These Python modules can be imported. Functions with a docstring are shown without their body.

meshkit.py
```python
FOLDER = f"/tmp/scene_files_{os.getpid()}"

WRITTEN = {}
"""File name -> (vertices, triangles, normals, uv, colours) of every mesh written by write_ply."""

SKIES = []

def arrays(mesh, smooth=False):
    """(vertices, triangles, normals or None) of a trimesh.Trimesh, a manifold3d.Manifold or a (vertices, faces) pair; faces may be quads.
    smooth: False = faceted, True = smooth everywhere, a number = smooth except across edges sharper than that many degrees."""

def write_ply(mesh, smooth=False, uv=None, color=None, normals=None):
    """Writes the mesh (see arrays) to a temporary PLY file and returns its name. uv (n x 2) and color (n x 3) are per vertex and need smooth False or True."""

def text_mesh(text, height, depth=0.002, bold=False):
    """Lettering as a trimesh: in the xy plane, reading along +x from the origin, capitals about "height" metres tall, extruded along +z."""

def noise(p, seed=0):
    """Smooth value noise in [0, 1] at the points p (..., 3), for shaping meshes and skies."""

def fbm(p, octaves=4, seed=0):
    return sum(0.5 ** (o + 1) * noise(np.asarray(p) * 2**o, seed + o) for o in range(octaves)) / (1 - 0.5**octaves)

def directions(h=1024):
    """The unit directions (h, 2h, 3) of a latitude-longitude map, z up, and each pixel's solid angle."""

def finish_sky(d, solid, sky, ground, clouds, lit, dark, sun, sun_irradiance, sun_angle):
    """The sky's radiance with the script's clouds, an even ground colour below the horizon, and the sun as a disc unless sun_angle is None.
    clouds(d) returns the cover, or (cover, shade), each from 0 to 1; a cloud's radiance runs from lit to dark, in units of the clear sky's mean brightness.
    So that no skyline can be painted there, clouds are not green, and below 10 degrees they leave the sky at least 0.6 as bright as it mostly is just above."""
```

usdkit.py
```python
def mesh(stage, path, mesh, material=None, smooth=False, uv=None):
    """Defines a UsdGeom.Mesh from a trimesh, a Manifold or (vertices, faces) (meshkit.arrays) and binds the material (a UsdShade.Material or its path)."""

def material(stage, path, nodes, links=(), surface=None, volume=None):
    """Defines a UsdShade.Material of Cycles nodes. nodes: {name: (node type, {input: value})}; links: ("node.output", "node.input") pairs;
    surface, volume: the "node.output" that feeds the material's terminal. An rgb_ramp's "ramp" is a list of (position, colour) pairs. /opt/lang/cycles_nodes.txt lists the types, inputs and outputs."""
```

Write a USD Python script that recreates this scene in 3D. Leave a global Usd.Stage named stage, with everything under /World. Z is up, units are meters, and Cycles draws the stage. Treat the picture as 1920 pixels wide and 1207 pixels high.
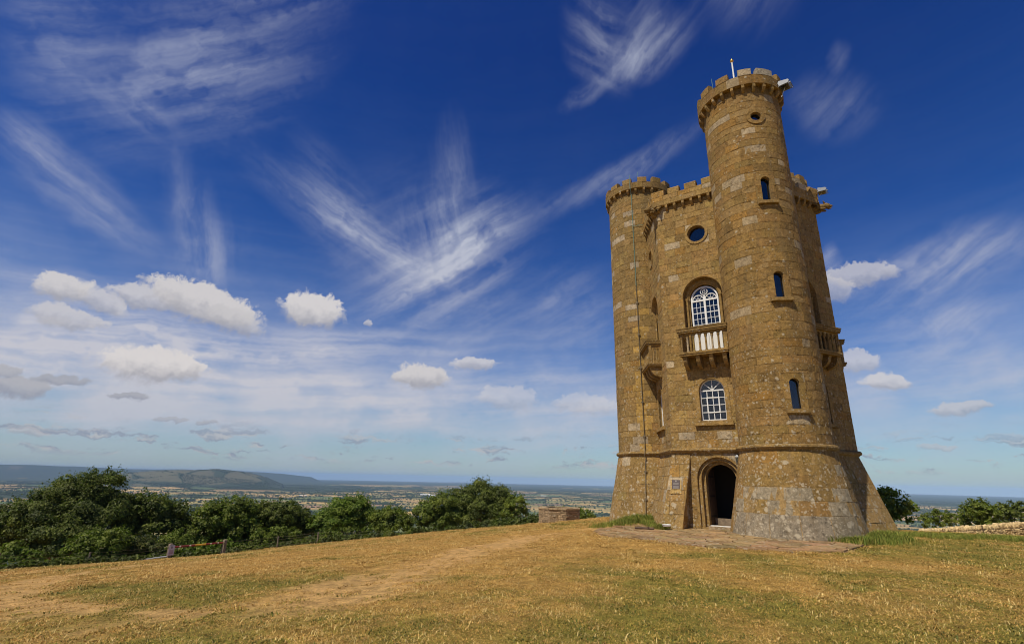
import math, random
import numpy as np, trimesh, usdkit, meshkit
from pxr import Usd, UsdGeom, UsdLux, UsdShade, Gf, Sdf, Vt
from shapely.geometry import Polygon, Point, box as sbox, LineString
from shapely.ops import unary_union
import shapely
from scipy.spatial import cKDTree, Voronoi

stage = Usd.Stage.CreateInMemory()
UsdGeom.Xform.Define(stage, '/World')
RNG = np.random.default_rng(7)
R = math.radians


def fbm(p):
    return (meshkit.fbm(p) - .5) * 2

# ------------------------------------------------------------------ camera, sky, sun, exposure
CAM_POS = np.array([0.0, -27.3103, 1.6996])
CAM_FW = np.array([-0.39588336, 0.86885262, 0.29727342])
CAM_RT = np.array([0.91253652, 0.40842945, 0.02150553])
CAM_UP = np.array([0.10273008, -0.27978653, 0.95455017])
cam = UsdGeom.Camera.Define(stage, '/World/camera')
cam.CreateHorizontalApertureAttr(36.0)
cam.CreateFocalLengthAttr(944.638 / 1920 * 36)
cam.CreateClippingRangeAttr((0.1, 300000.0))
cam.AddTransformOp().Set(Gf.Matrix4d(*CAM_RT, 0, *CAM_UP, 0, *(-CAM_FW), 0, *CAM_POS, 1))
EXPOSURE = 0.0
cam.CreateExposureAttr(EXPOSURE)

SUN_EL, SUN_AZ = R(57.0), R(180 + 22)
SUN_DIR = np.array([math.sin(SUN_AZ) * math.cos(SUN_EL), math.cos(SUN_AZ) * math.cos(SUN_EL), math.sin(SUN_EL)])
sun = UsdLux.DistantLight.Define(stage, '/World/sun')
sun.CreateIntensityAttr(1.18); sun.CreateAngleAttr(0.53); sun.CreateNormalizeAttr(True); sun.CreateColorAttr((1.0, 0.915, 0.75))
_x = np.cross([0, 0, 1], SUN_DIR); _x /= np.linalg.norm(_x); _y = np.cross(SUN_DIR, _x)
sun.AddTransformOp().Set(Gf.Matrix4d(*_x, 0, *_y, 0, *SUN_DIR, 0, 0, 0, 0, 1))

SKY_STRENGTH = 0.09
# clouds: directions of wisps (azimuth, elevation, turn, half length, half width in degrees, thickness, wind group)
STROKES = [(-61.7, 36.16, 38.21, 18.34, 5.22, 0.30, 0), (-65.18, 35.4, 18.02, 13.5, 4.56, 0.24, 0), (-67.34, 31.25, -9.01, 5.47, 1.92, 0.3, 1), (-73.9, 34.8, 21.18, 4.57, 5.31, 0.3, 0), (-68.9, 23.0, -28.62, 8.8, 2.05, 0.4, 1), (-72.9, 26.05, -26.93, 2.89, 1.52, 0.3, 1), (-59.33, 22.42, -65.88, 8.24, 2.1, 0.34, 2), (-57.94, 19.76, -18.18, 3.68, 4.54, 0.2, 2), (-44.59, 26.45, -20.09, 16.22, 2.23, 0.32, 1), (-42.84, 25.97, -27.86, 11.18, 3.51, 0.3, 1), (-32.65, 31.7, -84.03, 8.41, 2.64, 0.32, 2), (-31.33, 23.63, -147.55, 14.69, 3.6, 0.38, 0), (-11.29, 33.0, -161.93, 14.19, 1.37, 0.36, 0), (-30.3, 27.2, -150.37, 7.87, 4.12, 0.36, 0), (-34.68, 25.55, -57.54, 6.98, 3.79, 0.34, 2), (-32.74, 21.19, 16.21, 10.53, 4.51, 0.24, 0), (-33.67, 21.92, -20.47, 15.62, 9.91, 0.22, 0), (-46.58, 29.96, -40.51, 8.13, 2.63, 0.16, 1), (-17.28, 18.69, -15.23, 6.09, 4.53, 0.28, 0), (-12.66, 45.93, -34.4, 6.45, 3.58, 0.42, 1), (-5.28, 44.54, -164.95, 6.3, 2.28, 0.38, 0), (-9.45, 43.8, -6.8, 4.9, 1.86, 0.35, 0), (-14.73, 41.71, -157.56, 5.22, 1.0, 0.3, 0), (-7.06, 46.49, -14.56, 4.97, 3.43, 0.2, 0), (12.58, 35.01, -21.64, 4.99, 2.73, 0.26, 0), (14.33, 38.66, -32.15, 1.3, 1.14, 0.25, 0), (19.26, 19.35, 0.64, 6.2, 2.3, 0.75, 0), (10.15, 20.94, -11.57, 1.15, 1.52, 0.6, 0), (18.89, 13.75, 3.11, 3.56, 1.47, 0.4, 0), (15.89, 15.67, -21.32, 8.9, 4.21, 0.25, 0), (18.11, 10.18, 5.84, 4.88, 2.61, 0.2, 0), (6.87, 50.09, 1.0, 8.17, 5.7, 0.3, 0), (-59.85, 48.61, 27.96, 17.92, 7.02, 0.3, 0), (-63.24, 12.68, -1.75, 10.35, 3.51, 0.35, 3), (-63.88, 10.28, 7.02, 11.46, 2.77, 0.5, 3), (-48.23, 12.72, 7.96, 17.49, 2.14, 0.4, 3)]
# heaped clouds: azimuth, elevation, turn, half width, half height, thickness, greyness
CUMULUS = [(-68.01, 14.87, 4.5, 2.2, 1.32, 0.9, 0.2), (-65.21, 14.29, -17.28, 2.17, 1.01, 0.7, 0.2), (-67.0, 12.36, -6.72, 2.8, 0.98, 0.7, 0.25), (-62.2, 15.23, -1.74, 3.17, 1.15, 0.75, 0.2), (-57.2, 15.65, -9.31, 5.64, 1.93, 0.95, 0.2), (-54.37, 14.56, -12.54, 2.87, 1.36, 0.7, 0.4), (-47.12, 16.72, -2.5, 3.68, 2.01, 0.95, 0.1), (-60.12, 9.31, 0.88, 4.9, 1.75, 1, 0.08), (-34.79, 10.58, 0.13, 3.58, 1.35, 0.95, 0.25), (-28.71, 12.42, 2.08, 2.96, 0.78, 0.7, 0.1), (-24.78, 8.59, -3.63, 3.77, 1.42, 0.4, 0.05), (-16.18, 8.16, -4.89, 3.8, 1.29, 0.35, 0.05), (12.22, 19.24, -5.91, 3.3, 1.3, 0.6, 0.15), (9.71, 18.18, -4.37, 2.27, 1.31, 0.5, 0.2), (10.8, 11.13, -6.14, 1.88, 1.08, 0.6, 0.15), (12.55, 9.23, -5.27, 1.97, 0.72, 0.75, 0.15), (17.44, 6.46, 6.12, 2.1, 0.53, 0.65, 0.4), (15.3, 3.38, -1.19, 1.58, 0.26, 0.5, 0.6), (-68.81, 6.27, 1.02, 2.39, 0.92, 0.85, 0.8), (-66.2, 7.21, 5.38, 2.07, 0.48, 0.8, 0.95), (-61.38, 6.32, 3.81, 1.64, 0.42, 0.8, 0.95), (-70.02, 7.38, 5.0, 1.23, 0.58, 0.8, 0.8), (-41.1, 16.05, 5.74, 0.58, 0.46, 0.6, 0.2), (-57.99, 4.56, 2.16, 1.67, 0.24, 0.6, 0.9), (-55.18, 4.53, 4.12, 0.97, 0.25, 0.6, 0.9), (-67.51, 2.69, 1.55, 1.59, 0.37, 0.6, 0.6)]


class Graph:
    """Collects shader nodes; every call returns the name of the node's output."""
    def __init__(self):
        self.n, self.l = {}, []

    def add(self, kind, out, inputs=None, **links):
        k = f'{kind}_{len(self.n)}'
        self.n[k] = (kind, inputs or {})
        for sock, src in links.items():
            if isinstance(src, str):
                self.l.append((src, f'{k}.{sock}'))
            else:
                self.n[k][1][sock] = src
        return f'{k}.{out}'

    def math(self, op, a, b=0.0, clamp=False, c=0.0):
        return self.add('math', 'value', {'math_type': op, 'use_clamp': clamp}, value1=a, value2=b, value3=c)

    def mrange(self, v, a, b, c=0.0, d=1.0, smooth=True):
        return self.add('map_range', 'result', {'range_type': 'smoothstep' if smooth else 'linear', 'from_min': a, 'from_max': b, 'to_min': c, 'to_max': d, 'clamp': True}, value=v)

    def noise(self, vec, scale, detail=3.0, rough=0.5, out='fac', dist=0.0, dim='3D'):
        return self.add('noise_texture', out, {'scale': scale, 'detail': detail, 'roughness': rough, 'distortion': dist, 'dimensions': dim}, vector=vec)

    def mapping(self, vec, loc=(0, 0, 0), rot=(0, 0, 0), scale=(1, 1, 1), kind='point'):
        return self.add('mapping', 'vector', {'mapping_type': kind, 'location': loc, 'rotation': rot, 'scale': scale}, vector=vec)

    def mix(self, fac, a, b, kind='mix'):
        return self.add('mix', 'color', {'mix_type': kind, 'use_clamp': False}, fac=fac, color1=a, color2=b)

    def ramp(self, v, stops):
        return self.add('rgb_ramp', 'color', {'ramp': stops}, fac=v)

    def vmath(self, op, a, b=(0, 0, 0), out='vector', scale=1.0):
        return self.add('vector_math', out, {'math_type': op, 'scale': scale}, vector1=a, vector2=b)

    def make(self, name, surface=None, volume=None):
        return usdkit.material(stage, '/World/Looks/' + name, self.n, self.l, surface=surface, volume=volume)


def sky_material():
    g = Graph()
    gen = g.add('texture_coordinate', 'generated')
    up = g.vmath('maximum', gen, (-2.0, -2.0, .014))
    sky = g.add('sky_texture', 'color', {'sky_type': 'single_scattering', 'sun_disc': False, 'sun_elevation': SUN_EL, 'sun_rotation': SUN_AZ, 'altitude': 300.0, 'air_density': 1.0, 'aerosol_density': 0.6, 'ozone_density': 2.0}, vector=up)
    xyz = f"{g.add('separate_xyz', 'x', vector=gen).split('.')[0]}"
    az = g.math('multiply', g.math('arctan2', xyz + '.x', xyz + '.y'), 180 / math.pi)
    el = g.math('multiply', g.math('arcsine', g.math('minimum', g.math('maximum', xyz + '.z', -1.0), 1.0)), 180 / math.pi)
    # the deep, polarised blue of the air overhead
    tint = g.ramp(g.math('divide', el, 90.0, True), [(0.0, (.70, .88, 1.0)), (0.06, (.56, .80, 1.02)), (0.14, (.22, .58, 1.06)), (0.28, (.12, .41, .96)), (0.5, (.075, .285, .84)), (1.0, (.06, .24, .76))])
    blue = g.mix(1.0, sky, tint, 'multiply')
    p0 = f"{g.add('combine_xyz', 'vector', x=az, y=el)}"
    warp = g.vmath('subtract', g.noise(p0, 0.11, 4, 0.6, out='color'), (.5, .5, .5))
    p = g.vmath('add', p0, g.vmath('scale', warp, out='vector', scale=2.2))
    fine = g.vmath('subtract', g.noise(p0, 0.55, 4, 0.62, out='color'), (.5, .5, .5))
    pc = g.vmath('add', p0, g.vmath('scale', fine, out='vector', scale=1.7))
    # wind-drawn fibres, one set for each direction of drift
    fib = {}
    for k, (turn, s) in enumerate([(30, (.022, .36, 1)), (-24, (.024, .38, 1)), (-75, (.026, .36, 1)), (4, (.022, .48, 1))]):
        v = g.mapping(g.mapping(p, rot=(0, 0, R(-turn))), scale=s)
        fib[k] = g.mrange(g.noise(v, 1.6, 6, 0.52, dist=0.0), 0.24, 0.92)
    broad = g.mrange(g.noise(p, 0.10, 3, 0.55), 0.35, 0.7)
    alpha = None
    sums = {}
    for a, e, turn, hl, hw, op, k in STROKES:
        loc = g.mapping(p, (a, e, 0), (0, 0, R(turn)), (hl * 1.15, hw * 1.5, 1.0), 'texture')
        fall = g.mrange(g.vmath('length', loc, out='value'), 1.0, 0.0, 0.0, op * .95)
        sums[k] = fall if k not in sums else g.math('add', sums[k], fall)
    for k, s in sums.items():
        w = g.math('multiply', s, g.math('multiply_add', fib[k], 1.55, c=0.05))
        alpha = w if alpha is None else g.math('add', alpha, w)
    # thin veil that thickens towards the horizon, and faint high wisps everywhere
    veil = g.ramp(g.math('divide', el, 90.0, True), [(0.0, (.42,) * 3), (0.03, (.50,) * 3), (0.06, (.98,) * 3), (0.10, (.95,) * 3), (0.14, (.50,) * 3), (0.19, (.17,) * 3), (0.28, (.035,) * 3), (0.45, (.012,) * 3), (1.0, (.012,) * 3)])
    side = g.mrange(az, -75.0, 5.0, 1.25, 0.62, smooth=False)
    veil = g.math('multiply', g.math('multiply', veil, side), g.math('multiply_add', fib[3], 0.62, c=g.math('multiply_add', broad, 0.4, c=0.36)))
    alpha = g.math('minimum', g.math('add', alpha, veil), 0.93)
    cirrus_col = g.ramp(g.math('divide', el, 30.0, True), [(0.0, (4.3, 5.0, 6.5)), (0.12, (5.5, 5.75, 6.6)), (0.3, (6.5, 6.4, 6.95)), (1.0, (5.3, 5.7, 6.9))])
    col = g.mix(alpha, blue, cirrus_col)
    # rows of small flat clouds low over the plain
    lowv = g.mapping(pc, scale=(.16, 1.15, 1))
    low = g.noise(lowv, 1.0, 5, 0.6)
    band = g.ramp(g.math('divide', el, 10.0, True), [(0.0, (0,) * 3), (0.10, (0,) * 3), (0.17, (1,) * 3), (0.34, (.85,) * 3), (0.5, (.1,) * 3), (0.62, (0,) * 3), (1.0, (0,) * 3)])
    lowa = g.math('multiply', g.mrange(low, 0.52, 0.62, 0, 0.75), band)
    lowc = g.mix(g.mrange(g.noise(g.mapping(pc, scale=(.3, 2.2, 1)), 1.0, 3), 0.42, 0.62), (2.7, 2.95, 3.9), (5.4, 5.2, 5.3))
    col = g.mix(lowa, col, lowc)
    puff = g.noise(pc, 0.85, 7, 0.64)
    for a, e, turn, hw, hh, op, grey in CUMULUS:
        loc = g.mapping(pc, (a, e, 0), (0, 0, R(turn)), (hw * 1.04, hh * 1.14, 1.0), 'texture')
        d = g.math('add', g.vmath('length', loc, out='value'), g.math('multiply_add', puff, 1.05, c=-0.52))
        y = g.add('separate_xyz', 'y', vector=loc)
        lit = g.mrange(g.math('add', y, g.math('multiply_add', puff, 1.4, c=-0.7)), -0.75, 0.35)
        edge = g.math('multiply_add', lit, 0.30, c=0.48)
        m = g.math('multiply', g.mrange(g.math('divide', g.math('subtract', 1.0, d), g.math('subtract', 1.0, edge)), 0.0, 1.0), op)
        top = tuple(np.array([7.9, 7.5, 7.4]) * (1 - grey) + np.array([3.9, 4.0, 4.5]) * grey)
        und = tuple(np.array([4.5, 4.45, 4.9]) * (1 - grey) + np.array([3.0, 3.2, 4.0]) * grey)
        col = g.mix(m, col, g.mix(lit, und, top))
    bg = g.add('background_shader', 'background', {'strength': SKY_STRENGTH}, color=col)
    return g.make('sky', surface=bg)


dome = UsdLux.DomeLight.Define(stage, '/World/sky')
UsdShade.MaterialBindingAPI.Apply(dome.GetPrim()).Bind(sky_material())
dome.GetPrim().SetCustomDataByKey('kind', 'structure')


# ------------------------------------------------------------------ helpers
USED = {}


def path_of(parent, name):
    k = USED.get((parent, name), -1) + 1
    USED[(parent, name)] = k
    return f'{parent}/{name}' + (f'_{k:03d}' if k else '')


def tag(prim, label=None, cat=None, group=None, kind=None):
    prim = prim.GetPrim() if hasattr(prim, 'GetPrim') else prim
    for k, v in (('label', label), ('category', cat), ('group', group), ('kind', kind)):
        if v:
            prim.SetCustomDataByKey(k, v)
    return prim


def cat(meshes):
    ms = []
    for m in meshes:
        if isinstance(m, (tuple, list)):
            m = trimesh.Trimesh(np.asarray(m[0]), np.asarray(m[1]), process=False)
        ms.append(m)
    return ms[0] if len(ms) == 1 else trimesh.util.concatenate(ms)


PANE_RNG = np.random.default_rng(19)


def put(parent, name, mesh, mat, smooth=False, tone=None, label=None, category=None, group=None, kind=None):
    """One Mesh prim under parent; tone: one colour or one per triangle. Returns its path."""
    if isinstance(mesh, list):
        mesh = cat(mesh)
    if name == 'pane':                 # old glass: no pane sits quite flat
        v = np.asarray(mesh.vertices).copy(); c = v.mean(0)
        n = c[:2] - 0; n = n / (np.linalg.norm(n) + 1e-9)
        k = PANE_RNG.normal(0, .02, 2)
        q = (v[:, :2] - c[:2]) @ np.array([-n[1], n[0]])
        v[:, :2] += n * (k[0] * q + k[1] * (v[:, 2] - c[2]))[:, None]
        mesh = trimesh.Trimesh(v, mesh.faces, process=False)
    p = path_of(parent, name)
    m = usdkit.mesh(stage, p, mesh, mat, smooth=smooth)
    if tone is not None:
        n = len(m.GetFaceVertexCountsAttr().Get())
        t = np.asarray(tone, np.float32)
        if t.ndim == 1:
            t = np.tile(t, (n, 1))
        UsdGeom.PrimvarsAPI(m).CreatePrimvar('tone', Sdf.ValueTypeNames.Color3fArray, 'uniform').Set(Vt.Vec3fArray.FromNumpy(t))
    tag(m, label, category, group, kind)
    return p


def holder(name, label, category, group=None, loc=(0, 0, 0), rot=0.0, parent='/World', kind=None):
    p = path_of(parent, name)
    x = UsdGeom.Xform.Define(stage, p)
    x.AddTranslateOp().Set(Gf.Vec3d(*map(float, loc)))
    if rot:
        x.AddRotateZOp().Set(float(rot))
    tag(x, label, category, group, kind)
    return p


def copy_of(src, name, label, group=None, loc=(0, 0, 0), rot=0.0, scale=1.0, category=None):
    p = path_of('/World', name)
    x = UsdGeom.Xform.Define(stage, p)
    x.GetPrim().GetReferences().AddInternalReference(src)
    x.GetPrim().SetInstanceable(True)
    x.ClearXformOpOrder()
    ops = {o.GetOpName(): o for o in x.GetOrderedXformOps()}
    x.MakeMatrixXform().Set(Gf.Matrix4d().SetScale(scale) * Gf.Matrix4d().SetRotate(Gf.Rotation(Gf.Vec3d(0, 0, 1), rot)) * Gf.Matrix4d().SetTranslate(Gf.Vec3d(*map(float, loc))))
    tag(x, label, category, group)
    return p


def bx(x0, x1, y0, y1, z0, z1):
    m = trimesh.creation.box((x1 - x0, y1 - y0, z1 - z0))
    m.apply_translation(((x0 + x1) / 2, (y0 + y1) / 2, (z0 + z1) / 2))
    return m


def tube(pts, rad, sides=8, cap=True):
    """A tube along a polyline with one radius or one per point."""
    p = np.asarray(pts, float)
    rad = np.broadcast_to(rad, (len(p),))
    t = np.gradient(p, axis=0)
    t /= np.linalg.norm(t, axis=1, keepdims=True) + 1e-12
    ref = np.array([0, 0, 1.0]) if abs(t[0, 2]) < .9 else np.array([1.0, 0, 0])
    a = np.cross(t, ref); a /= np.linalg.norm(a, axis=1, keepdims=True) + 1e-12
    b = np.cross(t, a)
    an = np.arange(sides) * 2 * np.pi / sides
    v = p[:, None] + rad[:, None, None] * (np.cos(an)[None, :, None] * a[:, None] + np.sin(an)[None, :, None] * b[:, None])
    f = []
    for i in range(len(p) - 1):
        for j in range(sides):
            q = [i * sides + j, i * sides + (j + 1) % sides, (i + 1) * sides + (j + 1) % sides, (i + 1) * sides + j]
            f += [[q[0], q[1], q[2]], [q[0], q[2], q[3]]]
    v = v.reshape(-1, 3)
    if cap:
        n = len(v); v = np.vstack([v, p[:1], p[-1:]])
        for j in range(sides):
            f.append([n, (j + 1) % sides, j]); f.append([n + 1, (len(p) - 1) * sides + j, (len(p) - 1) * sides + (j + 1) % sides])
    m = trimesh.Trimesh(v, f, process=False)
    m.fix_normals()
    return m


def lathe(profile, segs=64, a0=0.0):
    m = trimesh.creation.revolve(np.asarray(profile, float), sections=segs)
    return m


def arch(uc, hw, z0, zs, rise=None, n=24):
    rise = hw if rise is None else rise
    a = np.linspace(0, np.pi, n)
    return Polygon([(uc - hw, z0), (uc + hw, z0)] + [(uc + hw * math.cos(t), zs + rise * math.sin(t)) for t in a])


def frame_of(o, t):
    """4 x 4 from (along, up, out) to the world, for a plane through o whose horizontal direction is t."""
    t = np.array([t[0], t[1], 0.0]) / math.hypot(t[0], t[1])
    n = np.array([t[1], -t[0], 0.0])
    M = np.eye(4); M[:3, 0] = t; M[:3, 1] = [0, 0, 1]; M[:3, 2] = n; M[:3, 3] = [o[0], o[1], 0]
    return M


def slab(poly, d0, d1, M):
    """A polygon (along, up) thickened from d0 to d1 outwards."""
    polys = list(poly.geoms) if hasattr(poly, 'geoms') else [poly]
    out = []
    for q in polys:
        if q.area < 1e-6:
            continue
        m = trimesh.creation.extrude_polygon(q, d1 - d0)
        m.apply_translation((0, 0, d0)); m.apply_transform(M)
        out.append(m)
    return cat(out)


def local(mesh, M):
    """A mesh built in (along, out, up) axes, moved to a wall's frame."""
    v = np.asarray(mesh.vertices)
    w = np.stack([v[:, 0], v[:, 2], v[:, 1]], 1)
    f = np.asarray(mesh.faces)[:, ::-1]
    m = trimesh.Trimesh(w, f, process=False); m.apply_transform(M)
    return m


# ------------------------------------------------------------------ materials
def principled(name, color, rough=0.8, metal=0.0, bump=None, spec=0.5, vary=None):
    g = Graph()
    pos = g.add('texture_coordinate', 'object')
    ins = {'roughness': rough, 'metallic': metal, 'specular_ior_level': spec, 'base_color': color}
    links = {}
    if vary:
        n = g.noise(pos, vary[0], 4, 0.6)
        c = g.mix(g.mrange(n, .3, .7), tuple(np.array(color) * (1 - vary[1])), tuple(np.array(color) * (1 + vary[1])))
        links['base_color'] = c
    if bump:
        links['normal'] = g.add('bump', 'normal', {'strength': bump[1], 'distance': bump[2]}, height=g.noise(pos, bump[0], 5, 0.6))
    return g.make(name, surface=g.add('principled_bsdf', 'BSDF', ins, **links))


def stone_material(name, lichen=1.0, rough_scale=1.0, patina=0.5):
    """Weathered limestone: the stone's own colour from its mesh, mottled, with pale and dark lichen, pitted."""
    g = Graph()
    pos = g.add('geometry', 'position')
    tone = g.add('attribute', 'color', {'attribute': 'tone'})
    z = g.add('separate_xyz', 'z', vector=pos)
    n1 = g.noise(pos, 1.3, 5, 0.65)
    n2 = g.noise(pos, 9.0, 6, 0.7)
    n3 = g.noise(pos, 45.0, 3, 0.6)
    m = g.math('multiply', g.mrange(n1, .28, .72, .84, 1.14), g.math('multiply', g.mrange(n2, .25, .75, .66, 1.32), g.mrange(n3, .3, .7, .74, 1.26)))
    c = g.mix(1.0, tone, g.add('combine_xyz', 'vector', x=m, y=m, z=m), 'multiply')
    # brown-black patina in broad clouds
    dark = g.math('multiply', g.mrange(g.noise(pos, 2.6, 6, 0.72), .50, .72, 0, 1), patina)
    c = g.mix(dark, c, (.17, .115, .05))
    # rain streaks running down from the ledges
    rain = g.mrange(g.noise(g.mapping(pos, scale=(1, 1, .10)), 3.4, 5, 0.62), .50, .72, 0, .42 * patina / .5)
    c = g.mix(rain, c, (.165, .115, .055))
    # rusty ochre streaks
    och = g.math('multiply', g.mrange(g.noise(g.mapping(pos, scale=(1, 1, .35)), 1.9, 4, 0.6), .58, .75), .28)
    c = g.mix(och, c, (.40, .225, .055))
    # pale crusts of lichen, thicker low down
    height = g.mrange(z, 0.0, 10.0, 0.20 * lichen, 0.03 * lichen, smooth=False)
    warp = g.vmath('add', pos, g.vmath('scale', g.noise(pos, 7.0, 3, 0.6, out='color'), scale=0.16))
    v1 = g.add('voronoi_texture', 'distance', {'scale': 3.1}, vector=warp)
    spot1 = g.mrange(g.math('subtract', v1, g.math('multiply_add', g.noise(pos, 1.1, 3, .6), .62, c=g.math('subtract', height, .285))), 0.04, -0.02)
    v2 = g.add('voronoi_texture', 'distance', {'scale': 9.0}, vector=warp)
    spot2 = g.mrange(g.math('subtract', v2, g.math('multiply_add', g.noise(pos, 1.7, 3, .6), .75, c=g.math('subtract', height, .285))), 0.05, -0.03)
    v3 = g.add('voronoi_texture', 'distance', {'scale': 2.6}, vector=warp).split('.')[0]
    pick = g.add('separate_color', 'r', {'color_type': 'rgb'}, color=v3 + '.color')
    dots = g.math('multiply', g.mrange(v3 + '.distance', .17, .11), g.math('greater_than', pick, 1 - .30 * lichen))
    sp = g.math('multiply', g.math('maximum', g.math('maximum', spot1, g.math('multiply', dots, 1.1)), g.math('multiply', spot2, .8)), g.mrange(n2, .3, .6, .55, .95))
    c = g.mix(g.math('multiply', sp, .85), c, (.44, .37, .255))
    h = g.math('add', g.math('multiply', n2, .6), g.math('multiply_add', n3, .35, c=g.math('multiply', sp, .25)))
    pit = g.mrange(g.noise(pos, 5.0, 5, .75), .56, .70, 0, -1.2)
    nrm = g.add('bump', 'normal', {'strength': 0.75, 'distance': 0.035 * rough_scale}, height=g.math('add', h, pit))
    return g.make(name, surface=g.add('principled_bsdf', 'BSDF', {'roughness': .93, 'specular_ior_level': .25}, base_color=c, normal=nrm))


def leaf_material():
    g = Graph()
    tone = g.add('attribute', 'color', {'attribute': 'tone'})
    d = g.add('principled_bsdf', 'BSDF', {'roughness': .62, 'specular_ior_level': .35}, base_color=tone)
    t = g.add('translucent_bsdf', 'BSDF', {}, color=g.mix(1.0, tone, (1.1, 1.5, .6), 'multiply'))
    return g.make('leaves', surface=g.add('mix_closure', 'closure', {'fac': .28}, closure1=d, closure2=t))


def tone_material(name, rough=.85, var=(3.0, .2), spec=.3):
    g = Graph()
    tone = g.add('attribute', 'color', {'attribute': 'tone'})
    pos = g.add('geometry', 'position')
    m = g.mrange(g.noise(pos, var[0], 4, .6), .3, .7, 1 - var[1], 1 + var[1])
    c = g.mix(1.0, tone, g.add('combine_xyz', 'vector', x=m, y=m, z=m), 'multiply')
    return g.make(name, surface=g.add('principled_bsdf', 'BSDF', {'roughness': rough, 'specular_ior_level': spec}, base_color=c))


def ground_material():
    g = Graph()
    tone = g.add('attribute', 'color', {'attribute': 'tone'})
    pos = g.add('geometry', 'position')
    m = g.math('multiply', g.mrange(g.noise(pos, 4.0, 6, .7), .3, .7, .62, 1.35), g.mrange(g.noise(pos, 34.0, 4, .65), .3, .7, .6, 1.4))
    c = g.mix(1.0, tone, g.add('combine_xyz', 'vector', x=m, y=m, z=m), 'multiply')
    c = g.mix(g.mrange(g.noise(pos, 1.6, 5, .7), .56, .72, 0, .3), c, (.22, .17, .04))
    nrm = g.add('bump', 'normal', {'strength': .9, 'distance': .06}, height=g.noise(pos, 16.0, 5, .7))
    return g.make('meadow', surface=g.add('principled_bsdf', 'BSDF', {'roughness': .95, 'specular_ior_level': .1}, base_color=c, normal=nrm))


def glass_material():
    g = Graph()
    t = g.add('transparent_bsdf', 'BSDF', {'color': (.55, .6, .62)})
    s = g.add('glossy_bsdf', 'BSDF', {'color': (.9, .92, .95), 'roughness': .03})
    f = g.add('fresnel', 'fac', {'IOR': 1.5})
    return g.make('window_glass', surface=g.add('mix_closure', 'closure', {}, fac=g.math('multiply_add', f, 1.0, True, c=.02), closure1=t, closure2=s))


M_STONE = stone_material('tower_stone', 1.0)
M_BASE = stone_material('rubble_stone', .7, 1.4, .4)
M_PALE = stone_material('pale_rubble', .2, 1.2, .12)
M_LEAF = leaf_material()
M_TONE = tone_material('plain_tones')
M_GRASS = tone_material('grass_blades', .7, (1.2, .18), .2)
M_GROUND = ground_material()
M_GLASS = glass_material()
M_WHITE = principled('white_paint', (.74, .735, .70), .5, bump=(30, .15, .004))
M_WOOD = principled('weathered_wood', (.20, .15, .10), .85, bump=(22, .5, .02), vary=(6, .3))
M_DARKWOOD = principled('dark_oak', (.085, .048, .024), .7, bump=(14, .4, .01), vary=(5, .3))
M_LEAD = principled('lead_sheet', (.22, .23, .24), .6, .3, vary=(3, .2))
M_GREY = principled('grey_metal', (.50, .52, .55), .45, .2, vary=(8, .12))
M_LAMP = principled('lamp_metal', (.24, .255, .28), .55, .2, vary=(8, .12))
M_RUST = principled('pipe_metal', (.15, .115, .065), .6, .3, vary=(4, .3))
M_COPPER = principled('green_copper', (.16, .30, .25), .7, .2)
M_GOLD = principled('gilt', (.75, .38, .06), .35, .8)
M_RED = principled('red_paint', (.17, .018, .013), .5, vary=(3, .2))
M_YELLOW = principled('yellow_paint', (.48, .25, .02), .5, vary=(3, .2))
M_INSIDE = principled('dark_plaster', (.05, .045, .04), .9)
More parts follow.
